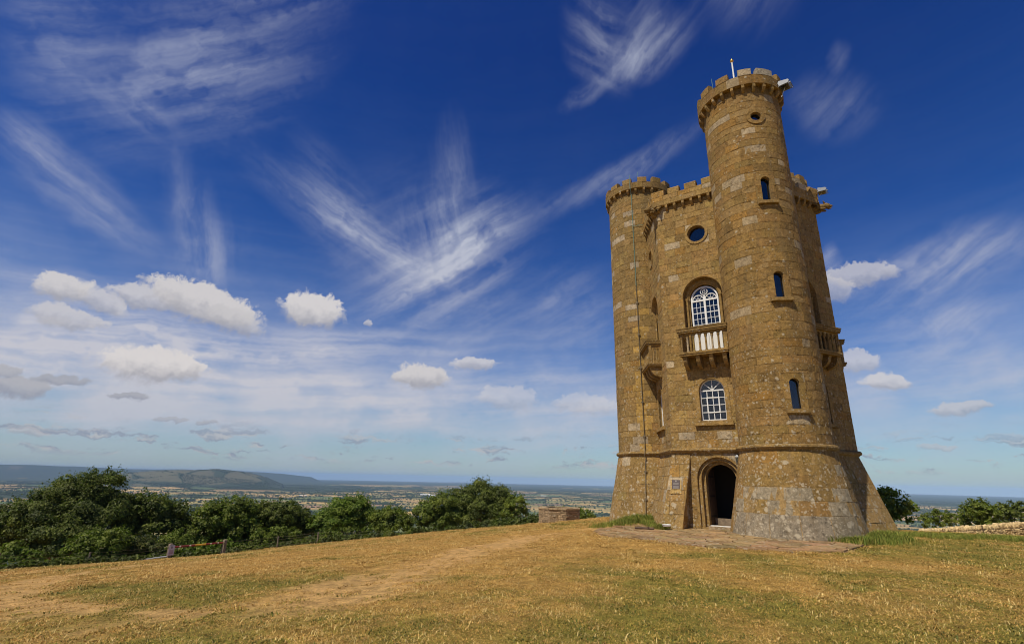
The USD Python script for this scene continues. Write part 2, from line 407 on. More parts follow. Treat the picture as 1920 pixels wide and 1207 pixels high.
M_WIRE = principled('galvanised_wire', (.25, .26, .27), .5, .5)
M_DARK = principled('dark_rubber', (.02, .018, .016), .8)
M_BRONZE = principled('slate_plaque', (.085, .062, .055), .5, .2)

GOLD = np.array([.295, .184, .060])


def stone_tone(rng, grey=0.06, warm=1.0):
    r = rng.random()
    k = rng.normal(1.0, .075)
    if r < grey:
        c = np.array([.40, .31, .19])
    elif r < grey + .10:
        c = GOLD * .84
    elif r < grey + .17:
        c = GOLD * (1.03, .93, .74)
    elif r < grey + .27:
        c = GOLD * (1.06, 1.08, 1.22)
    else:
        c = GOLD * (1 + rng.normal(0, .02, 3))
    return np.clip(c * np.clip(k, .8, 1.2), .03, .6)


# ------------------------------------------------------------------ the lie of the land
HILLTOP = Polygon([(-41.5, -90), (-41.4, -9.5), (-41.6, 2), (-37, 8.6), (-30.5, 8.9), (-26.4, 11), (-23, 12.2), (-19, 12.1), (-15, 11.2), (-10, 10.8), (-5, 14), (3, 30), (12, 44), (40, 40), (70, 0), (70, -90)])


def softplus(x, w=1.5):
    return np.where(x / w > 30, x, w * np.log1p(np.exp(np.minimum(x / w, 30))))


def smooth01(x):
    x = np.clip(x, 0, 1)
    return x * x * (3 - 2 * x)


HILL_A = np.array([[-73.5, 876], [-71, 878], [-66, 885]])


def far_height(az, r):
    """Hills far out in the plain: azimuth in degrees, distance in metres from the view point."""
    z = np.full(np.shape(az), -250.0)
    def ridge(table, dist, depth, z, rough, seed):
        t = np.array(table, float)
        h = np.interp(az, t[:, 0], np.tan(np.radians(t[:, 1])) * dist + 1.7 + dist ** 2 / 1.46e7, left=-400, right=-400)
        nn = fbm(np.stack([az * .6 + seed, np.log(np.maximum(r, 1)) * 9, np.zeros_like(az)], -1).reshape(-1, 3)).reshape(np.shape(az))
        w = np.exp(-((r - dist) / depth) ** 2)
        return np.maximum(z, -250 + (h + nn * rough * (h > -240) + 250) * w)
    z = ridge([(-75, .27), (-70, .25), (-66.5, .29), (-63, .23), (-60, .13), (-56, .23), (-54, .17), (-52, .24), (-50, .15), (-47.5, .04), (-45, -.2), (-43, -1)], 26000, 3200, z, 14, 3.0)
    z = ridge([(-62, -.9), (-61.2, -.22), (-59, -.02), (-57, .14), (-55, .22), (-53.5, .33), (-52, .20), (-50.5, .02), (-49, -.35), (-47.5, -1.0)], 12500, 1500, z, 16, 9.0)
    z = ridge([(-36, -.75), (-33, -.52), (-29, -.43), (-25, -.50), (-20, -.50), (-15, -.55), (-8, -.75)], 46000, 6000, z, 20, 17.0)
    return z


def land(x, y, detail=True):
    x = np.asarray(x, float); y = np.asarray(y, float)
    s = smooth01((x + 6) / 8)
    xx, yy = np.clip(x, -70, 80), np.clip(y, -100, 70)
    z = -(.128 - .0016 * np.clip(2 - yy, 0, 25)) * softplus(-xx - 4.0) - .088 * softplus(yy - 2.5) * s
    z = z + .34 * np.exp(-(((x + 4.6) / 1.5) ** 2 + ((y + 1.4) / 1.3) ** 2))
    z = z + .22 * np.exp(-(((x - 4.2) / 1.1) ** 2 + ((y + 4.6) / .9) ** 2)) * 0.6
    d = shapely.distance(HILLTOP, shapely.points(x, y))
    z = z - 250 * (1 - np.exp(-softplus(d - 1.5, 1.0) / 850))
    r = np.hypot(x - CAM_POS[0], y - CAM_POS[1])
    z = z - r ** 2 / 1.46e7
    if detail:
        far = np.clip((r - 2500) / 3000, 0, 1)
        z = z + far * (far_height(np.degrees(np.arctan2(x - CAM_POS[0], y - CAM_POS[1])), r) + 250)
    return z


def look(az, dist):
    return np.array([CAM_POS[0] + dist * math.sin(R(az)), CAM_POS[1] + dist * math.cos(R(az))])


PATHS = [np.array([(-6.6, -3.1), (-8.8, -5.2), (-8.6, -10.9), (-7.6, -15.0), (-7.3, -17.5), (-7.4, -19.3), (-7.8, -20.6), (-9, -22)]),
         np.array([(-14, -21.5), (-19, -18.6), (-22.3, -15.7), (-24.1, -12.5), (-27.0, -8.0), (-33, -2), (-40, 1.5)]),
         np.array([(-8.5, -21.3), (-11.5, -21), (-17, -20.5), (-26, -17.5), (-33, -10)])]
PATH_LINES = [LineString(p) for p in PATHS]
PATH_W = [1.25, .8, .6]
PAVING = Polygon([(-6.5, -3.0), (-6.3, -5.0), (-5.2, -7.2), (-3.4, -9.0), (-1.2, -10.2), (1.0, -10.2), (2.3, -9.2), (2.9, -7.8), (3.6, -5.6), (1.5, -4.2), (-2.9, -3.4), (-4.6, -2.6)])


def worn(x, y):
    """0..1: how far the turf is worn to straw-coloured earth."""
    p = shapely.points(x, y)
    w = np.zeros(np.shape(x))
    n = fbm(np.stack([x * .5, y * .5, np.zeros_like(x)], -1).reshape(-1, 3)).reshape(np.shape(x))
    for l, k in zip(PATH_LINES, PATH_W):
        w = np.maximum(w, smooth01(1.25 - (shapely.distance(l, p) / k + n * 1.3) * .75))
    return w


def greenness(x, y):
    q = np.stack([x, y, np.zeros_like(x)], -1).reshape(-1, 3)
    a = fbm(q * .16 + 11).reshape(np.shape(x)) * 1.1 + fbm(q * .62 + 3).reshape(np.shape(x)) * .7 + fbm(q * [.3, 1.1, 1] + 31).reshape(np.shape(x)) * .4
    g = smooth01(a * 1.05 + .38)
    p = shapely.points(x, y)
    g = np.maximum(g, smooth01(1.3 - shapely.distance(Polygon([(3.2, -6.6), (4.0, -4.0), (5.6, -1.2), (8, -2.2), (14, -1.5), (14.5, 3), (5.4, 1.0), (3.6, -4.2)]), p) / 1.6) * .8)
    g = np.maximum(g, smooth01(1.2 - shapely.distance(Point(-4.6, -1.6).buffer(1.2), p) / .7))
    return g


def turf_color(x, y):
    w, g = worn(x, y), greenness(x, y)
    straw, olive, earth = np.array([.37, .215, .056]), np.array([.175, .148, .028]), np.array([.47, .285, .108])
    c = straw + (olive - straw) * g[..., None]
    return c + (earth - c) * (w * .85)[..., None]


def polar(radii, azs):
    rr, aa = np.meshgrid(radii, azs, indexing='ij')
    x = CAM_POS[0] + rr * np.sin(np.radians(aa)); y = CAM_POS[1] + rr * np.cos(np.radians(aa))
    i, j = np.meshgrid(np.arange(len(radii) - 1), np.arange(len(azs) - 1), indexing='ij')
    n = len(azs)
    q = np.stack([i * n + j, i * n + j + 1, (i + 1) * n + j + 1, (i + 1) * n + j], -1).reshape(-1, 4)
    f = np.vstack([q[:, [0, 2, 1]], q[:, [0, 3, 2]]])
    return x, y, f, q


def build_land():
    azs = np.concatenate([np.arange(-84, 36, .4), np.arange(36, 276.1, 4.0)])
    rad = np.concatenate([[.02, 1.0, 2.2], np.geomspace(3.2, 20, 60)[:-1], np.geomspace(20, 90, 90)])
    x, y, f, q = polar(rad, azs)
    z = land(x, y, False)
    nz = fbm(np.stack([x * .8, y * .8, np.zeros_like(x)], -1).reshape(-1, 3)).reshape(x.shape)
    keep = shapely.distance(PAVING, shapely.points(x, y)) > .25
    z = z + nz * .05 * keep - .03 * (~keep)
    v = np.stack([x, y, z], -1).reshape(-1, 3)
    cen = v[f].mean(1)
    tone = turf_color(cen[:, 0], cen[:, 1])
    tone[shapely.contains(PAVING, shapely.points(cen[:, 0], cen[:, 1]))] = (.27, .175, .075)
    put('/World', 'meadow', (v, f), M_GROUND, smooth=True, tone=tone, kind='structure')

    azs = np.concatenate([np.arange(-80, 32, .07), np.arange(32, 280.1, 4.0)])
    dep = np.concatenate([np.arange(4.6, 1.5, -.035), np.arange(1.5, .52, -.018)])
    rad = np.concatenate([np.geomspace(86, 3000, 46)[:-1], 251 / np.tan(np.radians(dep)) * 1.0])
    rad = rad[(rad < 27000)]
    rad = np.unique(np.concatenate([rad[rad < 3000], rad[rad >= 3000], np.geomspace(27000, 62000, 40)]))
    x, y, f, q = polar(rad, azs)
    z = land(x, y)
    v = np.stack([x, y, z], -1).reshape(-1, 3)
    cen = v[f].mean(1)
    put('/World', 'plain', (v, f), M_TONE, smooth=True, tone=field_color(cen), kind='structure')


# fields of the plain: irregular parcels with hedges between them
def field_seeds():
    rng = np.random.default_rng(21)
    pts = []
    for r0, r1, s in ((150, 2600, 230), (2600, 9000, 300), (9000, 20000, 520), (20000, 64000, 1300)):
        n = int(math.pi * (r1 ** 2 - r0 ** 2) / (s * s) * .36)
        r = np.sqrt(rng.uniform(r0 ** 2, r1 ** 2, n)); a = np.radians(rng.uniform(-85, 40, n))
        pts.append(np.stack([CAM_POS[0] + r * np.sin(a), CAM_POS[1] + r * np.cos(a)], 1))
    p = np.vstack(pts)
    kind = rng.choice(7, len(p), p=[.23, .17, .13, .15, .09, .19, .04])
    return p, kind, rng.normal(1, .13, len(p))


FIELD_P, FIELD_K, FIELD_V = field_seeds()
FIELD_T = cKDTree(FIELD_P * [1.0, 1.35])
FIELD_C = np.array([[.44, .30, .105], [.36, .235, .09], [.145, .165, .045], [.25, .205, .065], [.085, .12, .04], [.028, .042, .016], [.235, .15, .085]])


def warp_xy(p):
    r = np.hypot(p[:, 0], p[:, 1])
    q = np.stack([p[:, 0], p[:, 1], np.zeros(len(p))], 1)
    a = fbm(q / 420.0); b = fbm(q / 420.0 + 77)
    return p[:, :2] + np.stack([a, b], 1) * 90


def field_color(cen):
    w = warp_xy(cen)
    d, i = FIELD_T.query(w * [1.0, 1.35], k=2)
    k = FIELD_K[i[:, 0]]
    r = np.hypot(cen[:, 0], cen[:, 1])
    c = FIELD_C[k] * FIELD_V[i[:, 0]][:, None]
    # woods take over with distance and on the steep hill sides
    q = np.stack([cen[:, 0], cen[:, 1], np.zeros(len(cen))], 1)
    n = fbm(q / 2600.0 + 5)
    wood = (n > np.interp(r, [300, 3000, 6000, 9000, 13000, 30000], [-.5, .55, .40, .18, -.20, -.6]))
    c = np.where(wood[:, None], FIELD_C[5] * 1.15, c)
    up = cen[:, 2] + r ** 2 / 1.46e7
    nn = fbm(q / 900.0 + 40)
    hill = (up > -232) & (r > 8000)
    assert np.max(cen[:, 2]) < 160, np.max(cen[:, 2])
    c = np.where(hill[:, None], np.array([.105, .10, .048]) * (1 + .4 * nn)[:, None], c)
    c = np.where((hill & (nn + (r > 16500) * .9 - np.clip((up + 120) / 400, -.3, .3) > .08))[:, None], FIELD_C[5] * 1.1, c)
    edge = (d[:, 1] - d[:, 0]) < np.where(r < 6000, 15, 36)
    c = np.where((edge & (r < 22000))[:, None], FIELD_C[5] * 1.2, c)
    near = r < 900
    return np.where(near[:, None], np.array([.07, .085, .025]), c)


build_land()


def build_hedges():
    """Trees of the hedges and woods of the plain, too far off to count: one object."""
    rng = np.random.default_rng(5)
    n = 560000
    r = np.sqrt(rng.uniform(2300 ** 2, 15500 ** 2, n)); a = np.radians(rng.uniform(-77, 26, n))
    p = np.stack([CAM_POS[0] + r * np.sin(a), CAM_POS[1] + r * np.cos(a), np.zeros(n)], 1)
    w = warp_xy(p)
    d, i = FIELD_T.query(w * [1.0, 1.35], k=2)
    q = p / 2600.0 + 5; q[:, 2] = 5
    wood = (FIELD_K[i[:, 0]] == 5)
    hedge = (d[:, 1] - d[:, 0]) < 14
    keep = (hedge & (rng.random(n) < .8)) | (wood & (rng.random(n) < .42)) | (rng.random(n) < .004)
    p = p[keep]
    if len(p) > 72000:
        p = p[rng.choice(len(p), 72000, replace=False)]
    z = land(p[:, 0], p[:, 1])
    ico = trimesh.creation.icosphere(subdivisions=0)
    v0, f0 = np.asarray(ico.vertices), np.asarray(ico.faces)
    low = v0[:, 2] > -.9
    s = rng.uniform(4, 9, (len(p), 1)) * np.array([[1.15, 1.15, .85]]) * rng.uniform(.8, 1.25, (len(p), 3))
    turn = rng.uniform(0, 6.28, len(p)); ct, st = np.cos(turn), np.sin(turn)
    vv = v0[None] * s[:, None]
    vx = vv[..., 0] * ct[:, None] - vv[..., 1] * st[:, None]; vy = vv[..., 0] * st[:, None] + vv[..., 1] * ct[:, None]
    V = np.stack([vx + p[:, :1], vy + p[:, 1:2], vv[..., 2] + (z + s[:, 2] * .6)[:, None]], -1).reshape(-1, 3)
    F = (f0[None] + (np.arange(len(p)) * len(v0))[:, None, None]).reshape(-1, 3)
    tone = np.repeat(np.array([[.030, .045, .016]]) * rng.uniform(.7, 1.7, (len(p), 1)) * rng.uniform(.85, 1.2, (len(p), 3)), len(f0), 0)
    put('/World', 'distant_trees', (V, F), M_TONE, tone=tone, label='dark hedgerow trees and woods across the far plain', category='trees', kind='stuff')


build_hedges()


def build_haze():
    m = trimesh.creation.box((132000, 132000, 1000))
    m.apply_translation((0, 0, 165 - 500))
    g = Graph()
    vol = g.add('principled_volume', 'volume', {'color': (.50, .72, 1.0), 'density': HAZE, 'anisotropy': -.35})
    p = put('/World', 'haze', m, g.make('haze_air', volume=vol), kind='stuff')


HAZE = 2.5e-5
build_haze()


# ------------------------------------------------------------------ the tower
PHI, SIDE = 0.3338, 4.4938
V = [np.array([SIDE * math.sin(PHI + k * math.pi / 3), -SIDE * math.cos(PHI + k * math.pi / 3)]) for k in range(6)]
TOWER = holder('stone_tower', 'tall golden stone folly tower with round battlemented turrets standing on the hilltop', 'tower')
TINT = {}
STONES = []          # (part path, mesh, tone, size on view)


def keep_stone(part, mesh, tone, weight=1.0):
    v = np.asarray(mesh.vertices); c = v.mean(0) - CAM_POS
    tri = v[np.asarray(mesh.faces)]
    n = np.cross(tri[:, 1] - tri[:, 0], tri[:, 2] - tri[:, 0])
    facing = -(n @ c) / np.linalg.norm(c) / 2
    STONES.append((part, mesh, np.asarray(tone) * (TINT.get(part, 1.0)), weight * facing[facing > 0].sum() / (c @ c)))


def block(mapf, u0, u1, z0, z1, d, rng, nx=2, nz=1, c=.010, wob=.005, joint=.0035, base=-.04):
    """One dressed stone as a rounded, slightly uneven block on a wall's face."""
    u0, u1, z0, z1 = u0 + joint, u1 - joint, z0 + joint, z1 - joint
    U = np.concatenate([[u0, u0], np.linspace(u0 + c, u1 - c, nx + 1), [u1, u1]])
    Z = np.concatenate([[z0, z0], np.linspace(z0 + c, z1 - c, nz + 1), [z1, z1]])
    uu, zz = np.meshgrid(U, Z, indexing='ij')
    dd = np.full(uu.shape, d) + rng.normal(0, wob, uu.shape)
    ring = np.zeros(uu.shape, bool); ring[[1, -2], :] = True; ring[:, [1, -2]] = True
    dd[ring] -= c * .9
    skirt = np.zeros(uu.shape, bool); skirt[[0, -1], :] = True; skirt[:, [0, -1]] = True
    dd[skirt] = base
    j = rng.normal(0, wob * .7, uu.shape + (2,)); inner = ~skirt
    uu = uu + j[..., 0] * inner; zz = zz + j[..., 1] * inner
    P = mapf(uu.ravel(), zz.ravel(), dd.ravel())
    n = len(Z)
    a, b = np.meshgrid(np.arange(len(U) - 1), np.arange(n - 1), indexing='ij')
    q = np.stack([a * n + b, (a + 1) * n + b, (a + 1) * n + b + 1, a * n + b + 1], -1).reshape(-1, 4)
    return trimesh.Trimesh(P, np.vstack([q[:, [0, 1, 2]], q[:, [0, 2, 3]]]), process=False)


def cut_block(mapf, poly, d, base=-.04, seg=.16):
    """A stone of any outline on a wall's face."""
    poly = poly.segmentize(seg)
    v2, f2 = trimesh.creation.triangulate_polygon(poly, engine='earcut') if False else trimesh.creation.triangulate_polygon(poly)
    v2 = np.asarray(v2)
    ring = np.asarray(poly.exterior.coords)[:-1]
    if not poly.exterior.is_ccw:
        ring = ring[::-1]
    n2, nr = len(v2), len(ring)
    a = (v2[f2[:, 1]] - v2[f2[:, 0]]); b = (v2[f2[:, 2]] - v2[f2[:, 0]])
    f2 = np.where((a[:, 0] * b[:, 1] - a[:, 1] * b[:, 0] < 0)[:, None], f2[:, ::-1], f2)
    P = np.vstack([mapf(v2[:, 0], v2[:, 1], np.full(n2, d)), mapf(ring[:, 0], ring[:, 1], np.full(nr, d)), mapf(ring[:, 0], ring[:, 1], np.full(nr, base))])
    k = np.arange(nr); k1 = (k + 1) % nr
    s = np.vstack([np.stack([n2 + k, n2 + nr + k, n2 + nr + k1], 1), np.stack([n2 + k, n2 + nr + k1, n2 + k1], 1)])
    return trimesh.Trimesh(P, np.vstack([f2, s]), process=False)


def courses(z0, z1, lo, hi, rng):
    zs = [z0]
    while zs[-1] < z1 - lo * .8:
        zs.append(zs[-1] + rng.uniform(lo, hi))
    zs = np.array(zs); return z0 + (zs - z0) * (z1 - z0) / (zs[-1] - z0)


def lay(part, mapf, u0, u1, z0, z1, rng, lo=.30, hi=.42, wlo=.42, whi=.95, holes=None, clip=None, hidden=None, weight=1.0, tonef=None, wrap=False, dd=(.007, .017), nx=2, grey=.035):
    """Courses of stones over a stretch of wall, around the openings."""
    zs = courses(z0, z1, lo, hi, rng)
    for a, b in zip(zs[:-1], zs[1:]):
        us = [u0 + (0 if wrap else 0)]
        off = rng.uniform(0, .6)
        us = [u0, u0 + wlo * .5 + off * (whi - wlo)]
        while us[-1] < u1:
            us.append(us[-1] + rng.uniform(wlo, whi) * rng.choice([1, 1, 1, .75]))
        us[-1] = u1
        if us[-1] - us[-2] < .2 and len(us) > 2:
            us.pop(-2)
        for p, q in zip(us[:-1], us[1:]):
            if hidden is not None and hidden((p + q) / 2, (a + b) / 2):
                continue
            rect = sbox(p, a, q, b)
            t = tonef((p + q) / 2, (a + b) / 2) if tonef else None
            t = stone_tone(rng, grey) if t is None else t
            d = rng.uniform(*dd)
            shape = rect
            if clip is not None and not clip.contains(rect):
                shape = shape.intersection(clip)
            if holes is not None and holes.intersects(rect):
                shape = shape.difference(holes)
            if shape.is_empty or shape.area < .004:
                continue
            if shape.equals(rect):
                keep_stone(part, block(mapf, p, q, a, b, d, rng, nx=nx), t, weight)
            else:
                for s in (shape.geoms if hasattr(shape, 'geoms') else [shape]):
                    s = s.buffer(-.006, join_style=2)
                    for k in (s.geoms if hasattr(s, 'geoms') else [s]):
                        if k.geom_type == 'Polygon' and k.area > .003:
                            keep_stone(part, cut_block(mapf, Polygon(k.exterior), d), t, weight)


def difference(a, cutters):
    return trimesh.boolean.difference([a] + cutters, engine='manifold') if cutters else a


MORTAR = np.array([.29, .185, .068])
Z_STRING, Z_WALL = 3.02, 15.06


def string_profile(r):
    """Roll moulding around a turret: (radius, height) pairs."""
    return [(r - .06, Z_STRING - .10), (r + .03, Z_STRING - .10), (r + .05, Z_STRING - .06), (r + .12, Z_STRING - .03), (r + .155, Z_STRING + .03), (r + .14, Z_STRING + .09), (r + .08, Z_STRING + .13), (r - .06, Z_STRING + .15), (r - .06, Z_STRING - .10)]


def turret(k, rad, top, base_r, label, merlons, merlon_w, merlon_off, corbels, corbel_off, over, windows=(), grey_base=False, weight=1.0, zt=None):
    c = V[k]; rng = np.random.default_rng(100 + k)
    zc, zp, ze, zm = zt               # corbels' foot, parapet's foot, embrasures, merlons' top
    def rz(z):
        return np.where(z < 2.95, rad + .03 + (2.95 - z) * (base_r - rad - .03) / 2.95, rad)
    def mp(u, z, d):
        a = np.asarray(u) / rad; r = rz(np.asarray(z)) + d
        return np.stack([c[0] + r * np.sin(a), c[1] - r * np.cos(a), z], 1)
    prof = [(base_r + (base_r - rad) * .5 / 2.95 - .4, -.5), (base_r + (base_r - rad) * .5 / 2.95, -.5), (rad + .03, 2.95), (rad, 2.951), (rad, zp), (rad - .4, zp), (rad - .4, -.5)]
    shell = lathe(prof + prof[:1], 96); shell.apply_translation((c[0], c[1], 0)); shell.merge_vertices(); shell.fix_normals()
    holes = []; cutters = []
    kids = []
    for w in windows:
        ang = w['a']; M = frame_of(c + rad * np.array([math.sin(ang), -math.cos(ang)]), (math.cos(ang), math.sin(ang)))
        uc = ang * rad
        if w['kind'] == 'slit':
            op = arch(0, .185, w['z0'], w['z1'] - .185)
            sur = arch(0, .40, w['z0'] - .02, w['z1'] - .02, .20)
            out = [sbox(-.41, w['z0'] - .18, .41, w['z1'] + .2)]
        else:
            op = Point(0, w['z']).buffer(.215, 24); sur = Point(0, w['z']).buffer(.385, 24)
            out = [sur]
        cutters.append(slab(op.buffer(.0), -1.0, .8, M))
        holes.append(shapely.affinity.translate(unary_union(out), uc, 0))
        kids.append((w, M, op, sur, uc))
    shade = np.array([.86, .83, .76]) if grey_base else np.array([.90, .90, .90])
    shell = difference(shell, cutters)
    part = put(TOWER, 'turret', shell, M_STONE, smooth=35, tone=MORTAR, label=label)
    TINT[part] = shade
    hole = unary_union(holes) if holes else None
    inside = Polygon(V).buffer(-.25)
    def hid(u, z):
        p = mp(np.array([u]), np.array([z]), np.array([.0]))[0]
        return z < 15.4 and inside.contains(Point(p[0], p[1]))
    def grey_tone(u, z):
        if z < .6 and -1.5 < u / rad < .42:
            return np.array([.29, .245, .18]) * rng.uniform(.9, 1.1)
        if z < 2.4 and rng.random() < .20:
            return np.array([.31, .26, .18]) * rng.uniform(.9, 1.12)
        if z > 14 and -1.3 < u / rad < .3 and rng.random() < .10:
            return np.array([.42, .33, .215]) * rng.uniform(.9, 1.1)
        return None
    def stained(u, z):
        if z < 12 and abs(u / rad + .06) < .13:
            return np.array([.43, .265, .07]) * rng.uniform(.85, 1.1)
        if z > 10 and u < -.1 and rng.random() < .2:
            return np.array([.42, .33, .215]) * rng.uniform(.9, 1.1)
        return GOLD * np.array([.93, .96, 1.0]) * rng.uniform(.86, 1.1) if rng.random() < .5 else None
    per = 2 * math.pi * rad
    s0 = -per / 2 + .5 * rad
    lay(part, mp, s0, s0 + per, .72 if grey_base else -.10, 2.93, rng, .38, .47, .5, 1.0, None, hidden=hid, weight=weight, tonef=grey_tone if grey_base else None, nx=3)
    if grey_base:
        lay(part, mp, s0, s0 + per, -.14, .72, rng, .8, .9, .7, 1.0, None, hidden=hid, weight=weight, tonef=grey_tone, nx=4)
    lay(part, mp, s0, s0 + per, 3.16, zp - .02, rng, .29, .41, .42, .90, hole, hidden=hid, weight=weight, nx=3, tonef=grey_tone if grey_base else stained)
    ring = lathe(string_profile(rad), 96); ring.apply_translation((c[0], c[1], 0)); ring.fix_normals()
    put(part, 'string_course', ring, M_STONE, smooth=40, tone=GOLD * .8)
    # window dressings
    for w, M, op, sur, uc in kids:
        def pm(u, z, d, uc=uc):
            return mp(np.asarray(u) + uc, z, d)
        if w['kind'] == 'slit':
            z0, z1 = w['z0'], w['z1']
            body = sbox(-.40, z0 - .02, .40, z1 + .19).difference(op)
            zz = [z0 - .02, z0 + .36, z0 + .72, z1 - .14, z1 + .19]
            for side in (-1, 1):
                for i, (a, b) in enumerate(zip(zz[:-1], zz[1:])):
                    wdt = (.40, .33)[i % 2]
                    q = sbox(min(0, side * wdt), a + .004, max(0, side * wdt), b - .004).difference(op.buffer(.001))
                    if q.area > .005:
                        for qq in (q.geoms if hasattr(q, 'geoms') else [q]):
                            keep_stone(part, cut_block(pm, qq, .034, seg=.1), stone_tone(rng, .02) * 1.02, weight)
                    if wdt < .4:
                        keep_stone(part, cut_block(pm, sbox(min(side * wdt, side * .40), a + .004, max(side * wdt, side * .40), b - .004), .02), stone_tone(rng), weight)
            sill = slab(sbox(-.40, z0 - .17, .40, z0 - .035), -.1, .13, M)
            put(part, 'window_sill', sill, M_STONE, tone=GOLD * .95)
            put(part, 'window_frame', slab(op.difference(op.buffer(-.022)), -.19, -.15, M), M_DARK)
            put(part, 'pane', slab(op.buffer(-.02), -.172, -.166, M), M_GLASS)
        else:
            a = np.linspace(0, 2 * math.pi, 10)
            for i in range(9):
                seg = Polygon([(r_ * math.cos(t), w['z'] + r_ * math.sin(t)) for r_, ts in ((.22, np.linspace(a[i] + .012, a[i + 1] - .012, 6)), (.385, np.linspace(a[i + 1] - .008, a[i] + .008, 6))) for t in ts])
                keep_stone(part, cut_block(pm, seg, .055, base=-.12, seg=.12), GOLD * rng.uniform(.9, 1.1), weight)
            put(part, 'window_frame', slab(op.difference(op.buffer(-.02)), -.15, -.11, M), M_DARK)
            put(part, 'pane', slab(op.buffer(-.018), -.134, -.128, M), M_GLASS)
    # corbels, parapet, merlons
    ro = rad + over
    for i in range(corbels):
        a = 2 * math.pi * (i + corbel_off) / corbels
        M = frame_of(c + rad * np.array([math.sin(a), -math.cos(a)]), (math.cos(a), math.sin(a)))
        if zp < 16 and inside.contains(Point(*(M[:2, 3]))):
            continue
        h = zp - zc
        pts = np.array([(x, y, z) for x in (-.06, .06) for y, z in ((-.08, zc), (.05, zc), (over * .6, zc + h * .18), (over - .015, zc + h * .5), (over - .015, zp + .004), (-.08, zp + .004))])
        put(part, 'corbel', local(trimesh.convex.convex_hull(pts), M), M_STONE, tone=stone_tone(rng, 0) * .95)
    def pp(u, z, d):
        a = np.asarray(u); return np.stack([c[0] + (ro + d) * np.sin(a), c[1] - (ro + d) * np.cos(a), z], 1)
    prof = [(ro - .30, zp), (ro - .015, zp), (ro - .015, ze - .006), (ro - .30, ze - .006), (ro - .30, zp)]
    par = lathe(prof, 96); par.apply_translation((c[0], c[1], 0)); par.fix_normals()
    parp = put(part, 'parapet', par, M_STONE, smooth=35, tone=MORTAR)
    # parapet stones
    nb = 22
    for i in range(nb):
        a0, a1 = 2 * math.pi * i / nb, 2 * math.pi * (i + 1) / nb
        arc = trimesh.Trimesh(*arc_block(c, ro - .32, ro + rng.uniform(-.004, .012), a0 + .004, a1 - .004, zp + .002, ze + rng.uniform(-.015, .02), 4), process=False)
        keep_stone(part, arc, stone_tone(rng, .05) * .86, weight)
    for i in range(merlons):
        a = 2 * math.pi * i / merlons + merlon_off
        w2 = merlon_w / 2
        big = grey_base and i == 1
        a0, a1 = a - w2, a + w2
        if big:
            a0, a1 = a - w2 - R(5), a + w2 + R(1.5)
        v, f = arc_block(c, ro - .30, ro + .012, a0, a1, ze, zm + rng.uniform(-.03, .03), 5, cope=.07)
        put(part, 'merlon', (v, f), M_STONE, tone=np.array([.36, .31, .225]) if big else stone_tone(rng, .04) * .88, label='pale grey replaced merlon' if big else None)
    roof = trimesh.creation.cylinder(radius=ro - .28, height=.1, sections=48); roof.apply_translation((c[0], c[1], zp + .05))
    put(part, 'roof', roof, M_LEAD)
    return part, mp


def arc_block(c, r0, r1, a0, a1, z0, z1, n, cope=0.0):
    """A block bent round a turret, between two radii, angles and heights; cope slopes its top down outwards."""
    a = np.linspace(a0, a1, n + 1)
    V_ = []
    for t in a:
        for r, z in ((r0, z0), (r1, z0), (r1, z1 - cope), (r1 - .06, z1 - cope * .25), (r0 + .1, z1), (r0, z1 - cope * .4)):
            V_.append((c[0] + r * math.sin(t), c[1] - r * math.cos(t), z))
    F = []
    m = 6
    for i in range(n):
        for j in range(m):
            p, q, r_, s = i * m + j, i * m + (j + 1) % m, (i + 1) * m + (j + 1) % m, (i + 1) * m + j
            F += [[p, r_, q], [p, s, r_]]
    for j in range(1, m - 1):
        F += [[0, j, j + 1], [n * m, n * m + j + 1, n * m + j]]
    me = trimesh.Trimesh(np.array(V_), np.array(F), process=False)
    if me.volume < 0:
        me.invert()
    return np.asarray(me.vertices), np.asarray(me.faces)


W19 = PHI
STAIR, MAP0 = turret(0, 1.665, 20, 2.30, 'tall stair turret with slit windows', 12, R(17), R(8), 25, .28, .235,
                     windows=[dict(kind='slit', a=R(17.2), z0=13.16, z1=14.30), dict(kind='slit', a=R(16.4), z0=8.82, z1=9.92), dict(kind='slit', a=R(16.6), z0=4.42, z1=5.56), dict(kind='round', a=R(17), z=17.39)], grey_base=True, weight=1.3, zt=(18.73, 19.05, 19.52, 19.93))
LEFT, MAP4 = turret(4, 1.80, 18.7, 2.40, 'lower turret with a downpipe', 14, R(15), R(16), 26, .35, .19, weight=1.0, zt=(17.72, 18.0, 18.36, 18.72))
BACK, MAP2 = turret(2, 1.80, 18.7, 2.40, 'rear turret mostly hidden behind the stair turret', 14, R(15), R(4), 26, .1, .19, weight=.05, zt=(17.72, 18.0, 18.36, 18.72))

PIER_TOP = 2.93


def batter(z, b):
    return np.clip(PIER_TOP - np.asarray(z), 0, None) / PIER_TOP * b


WHITE_MAIN = None


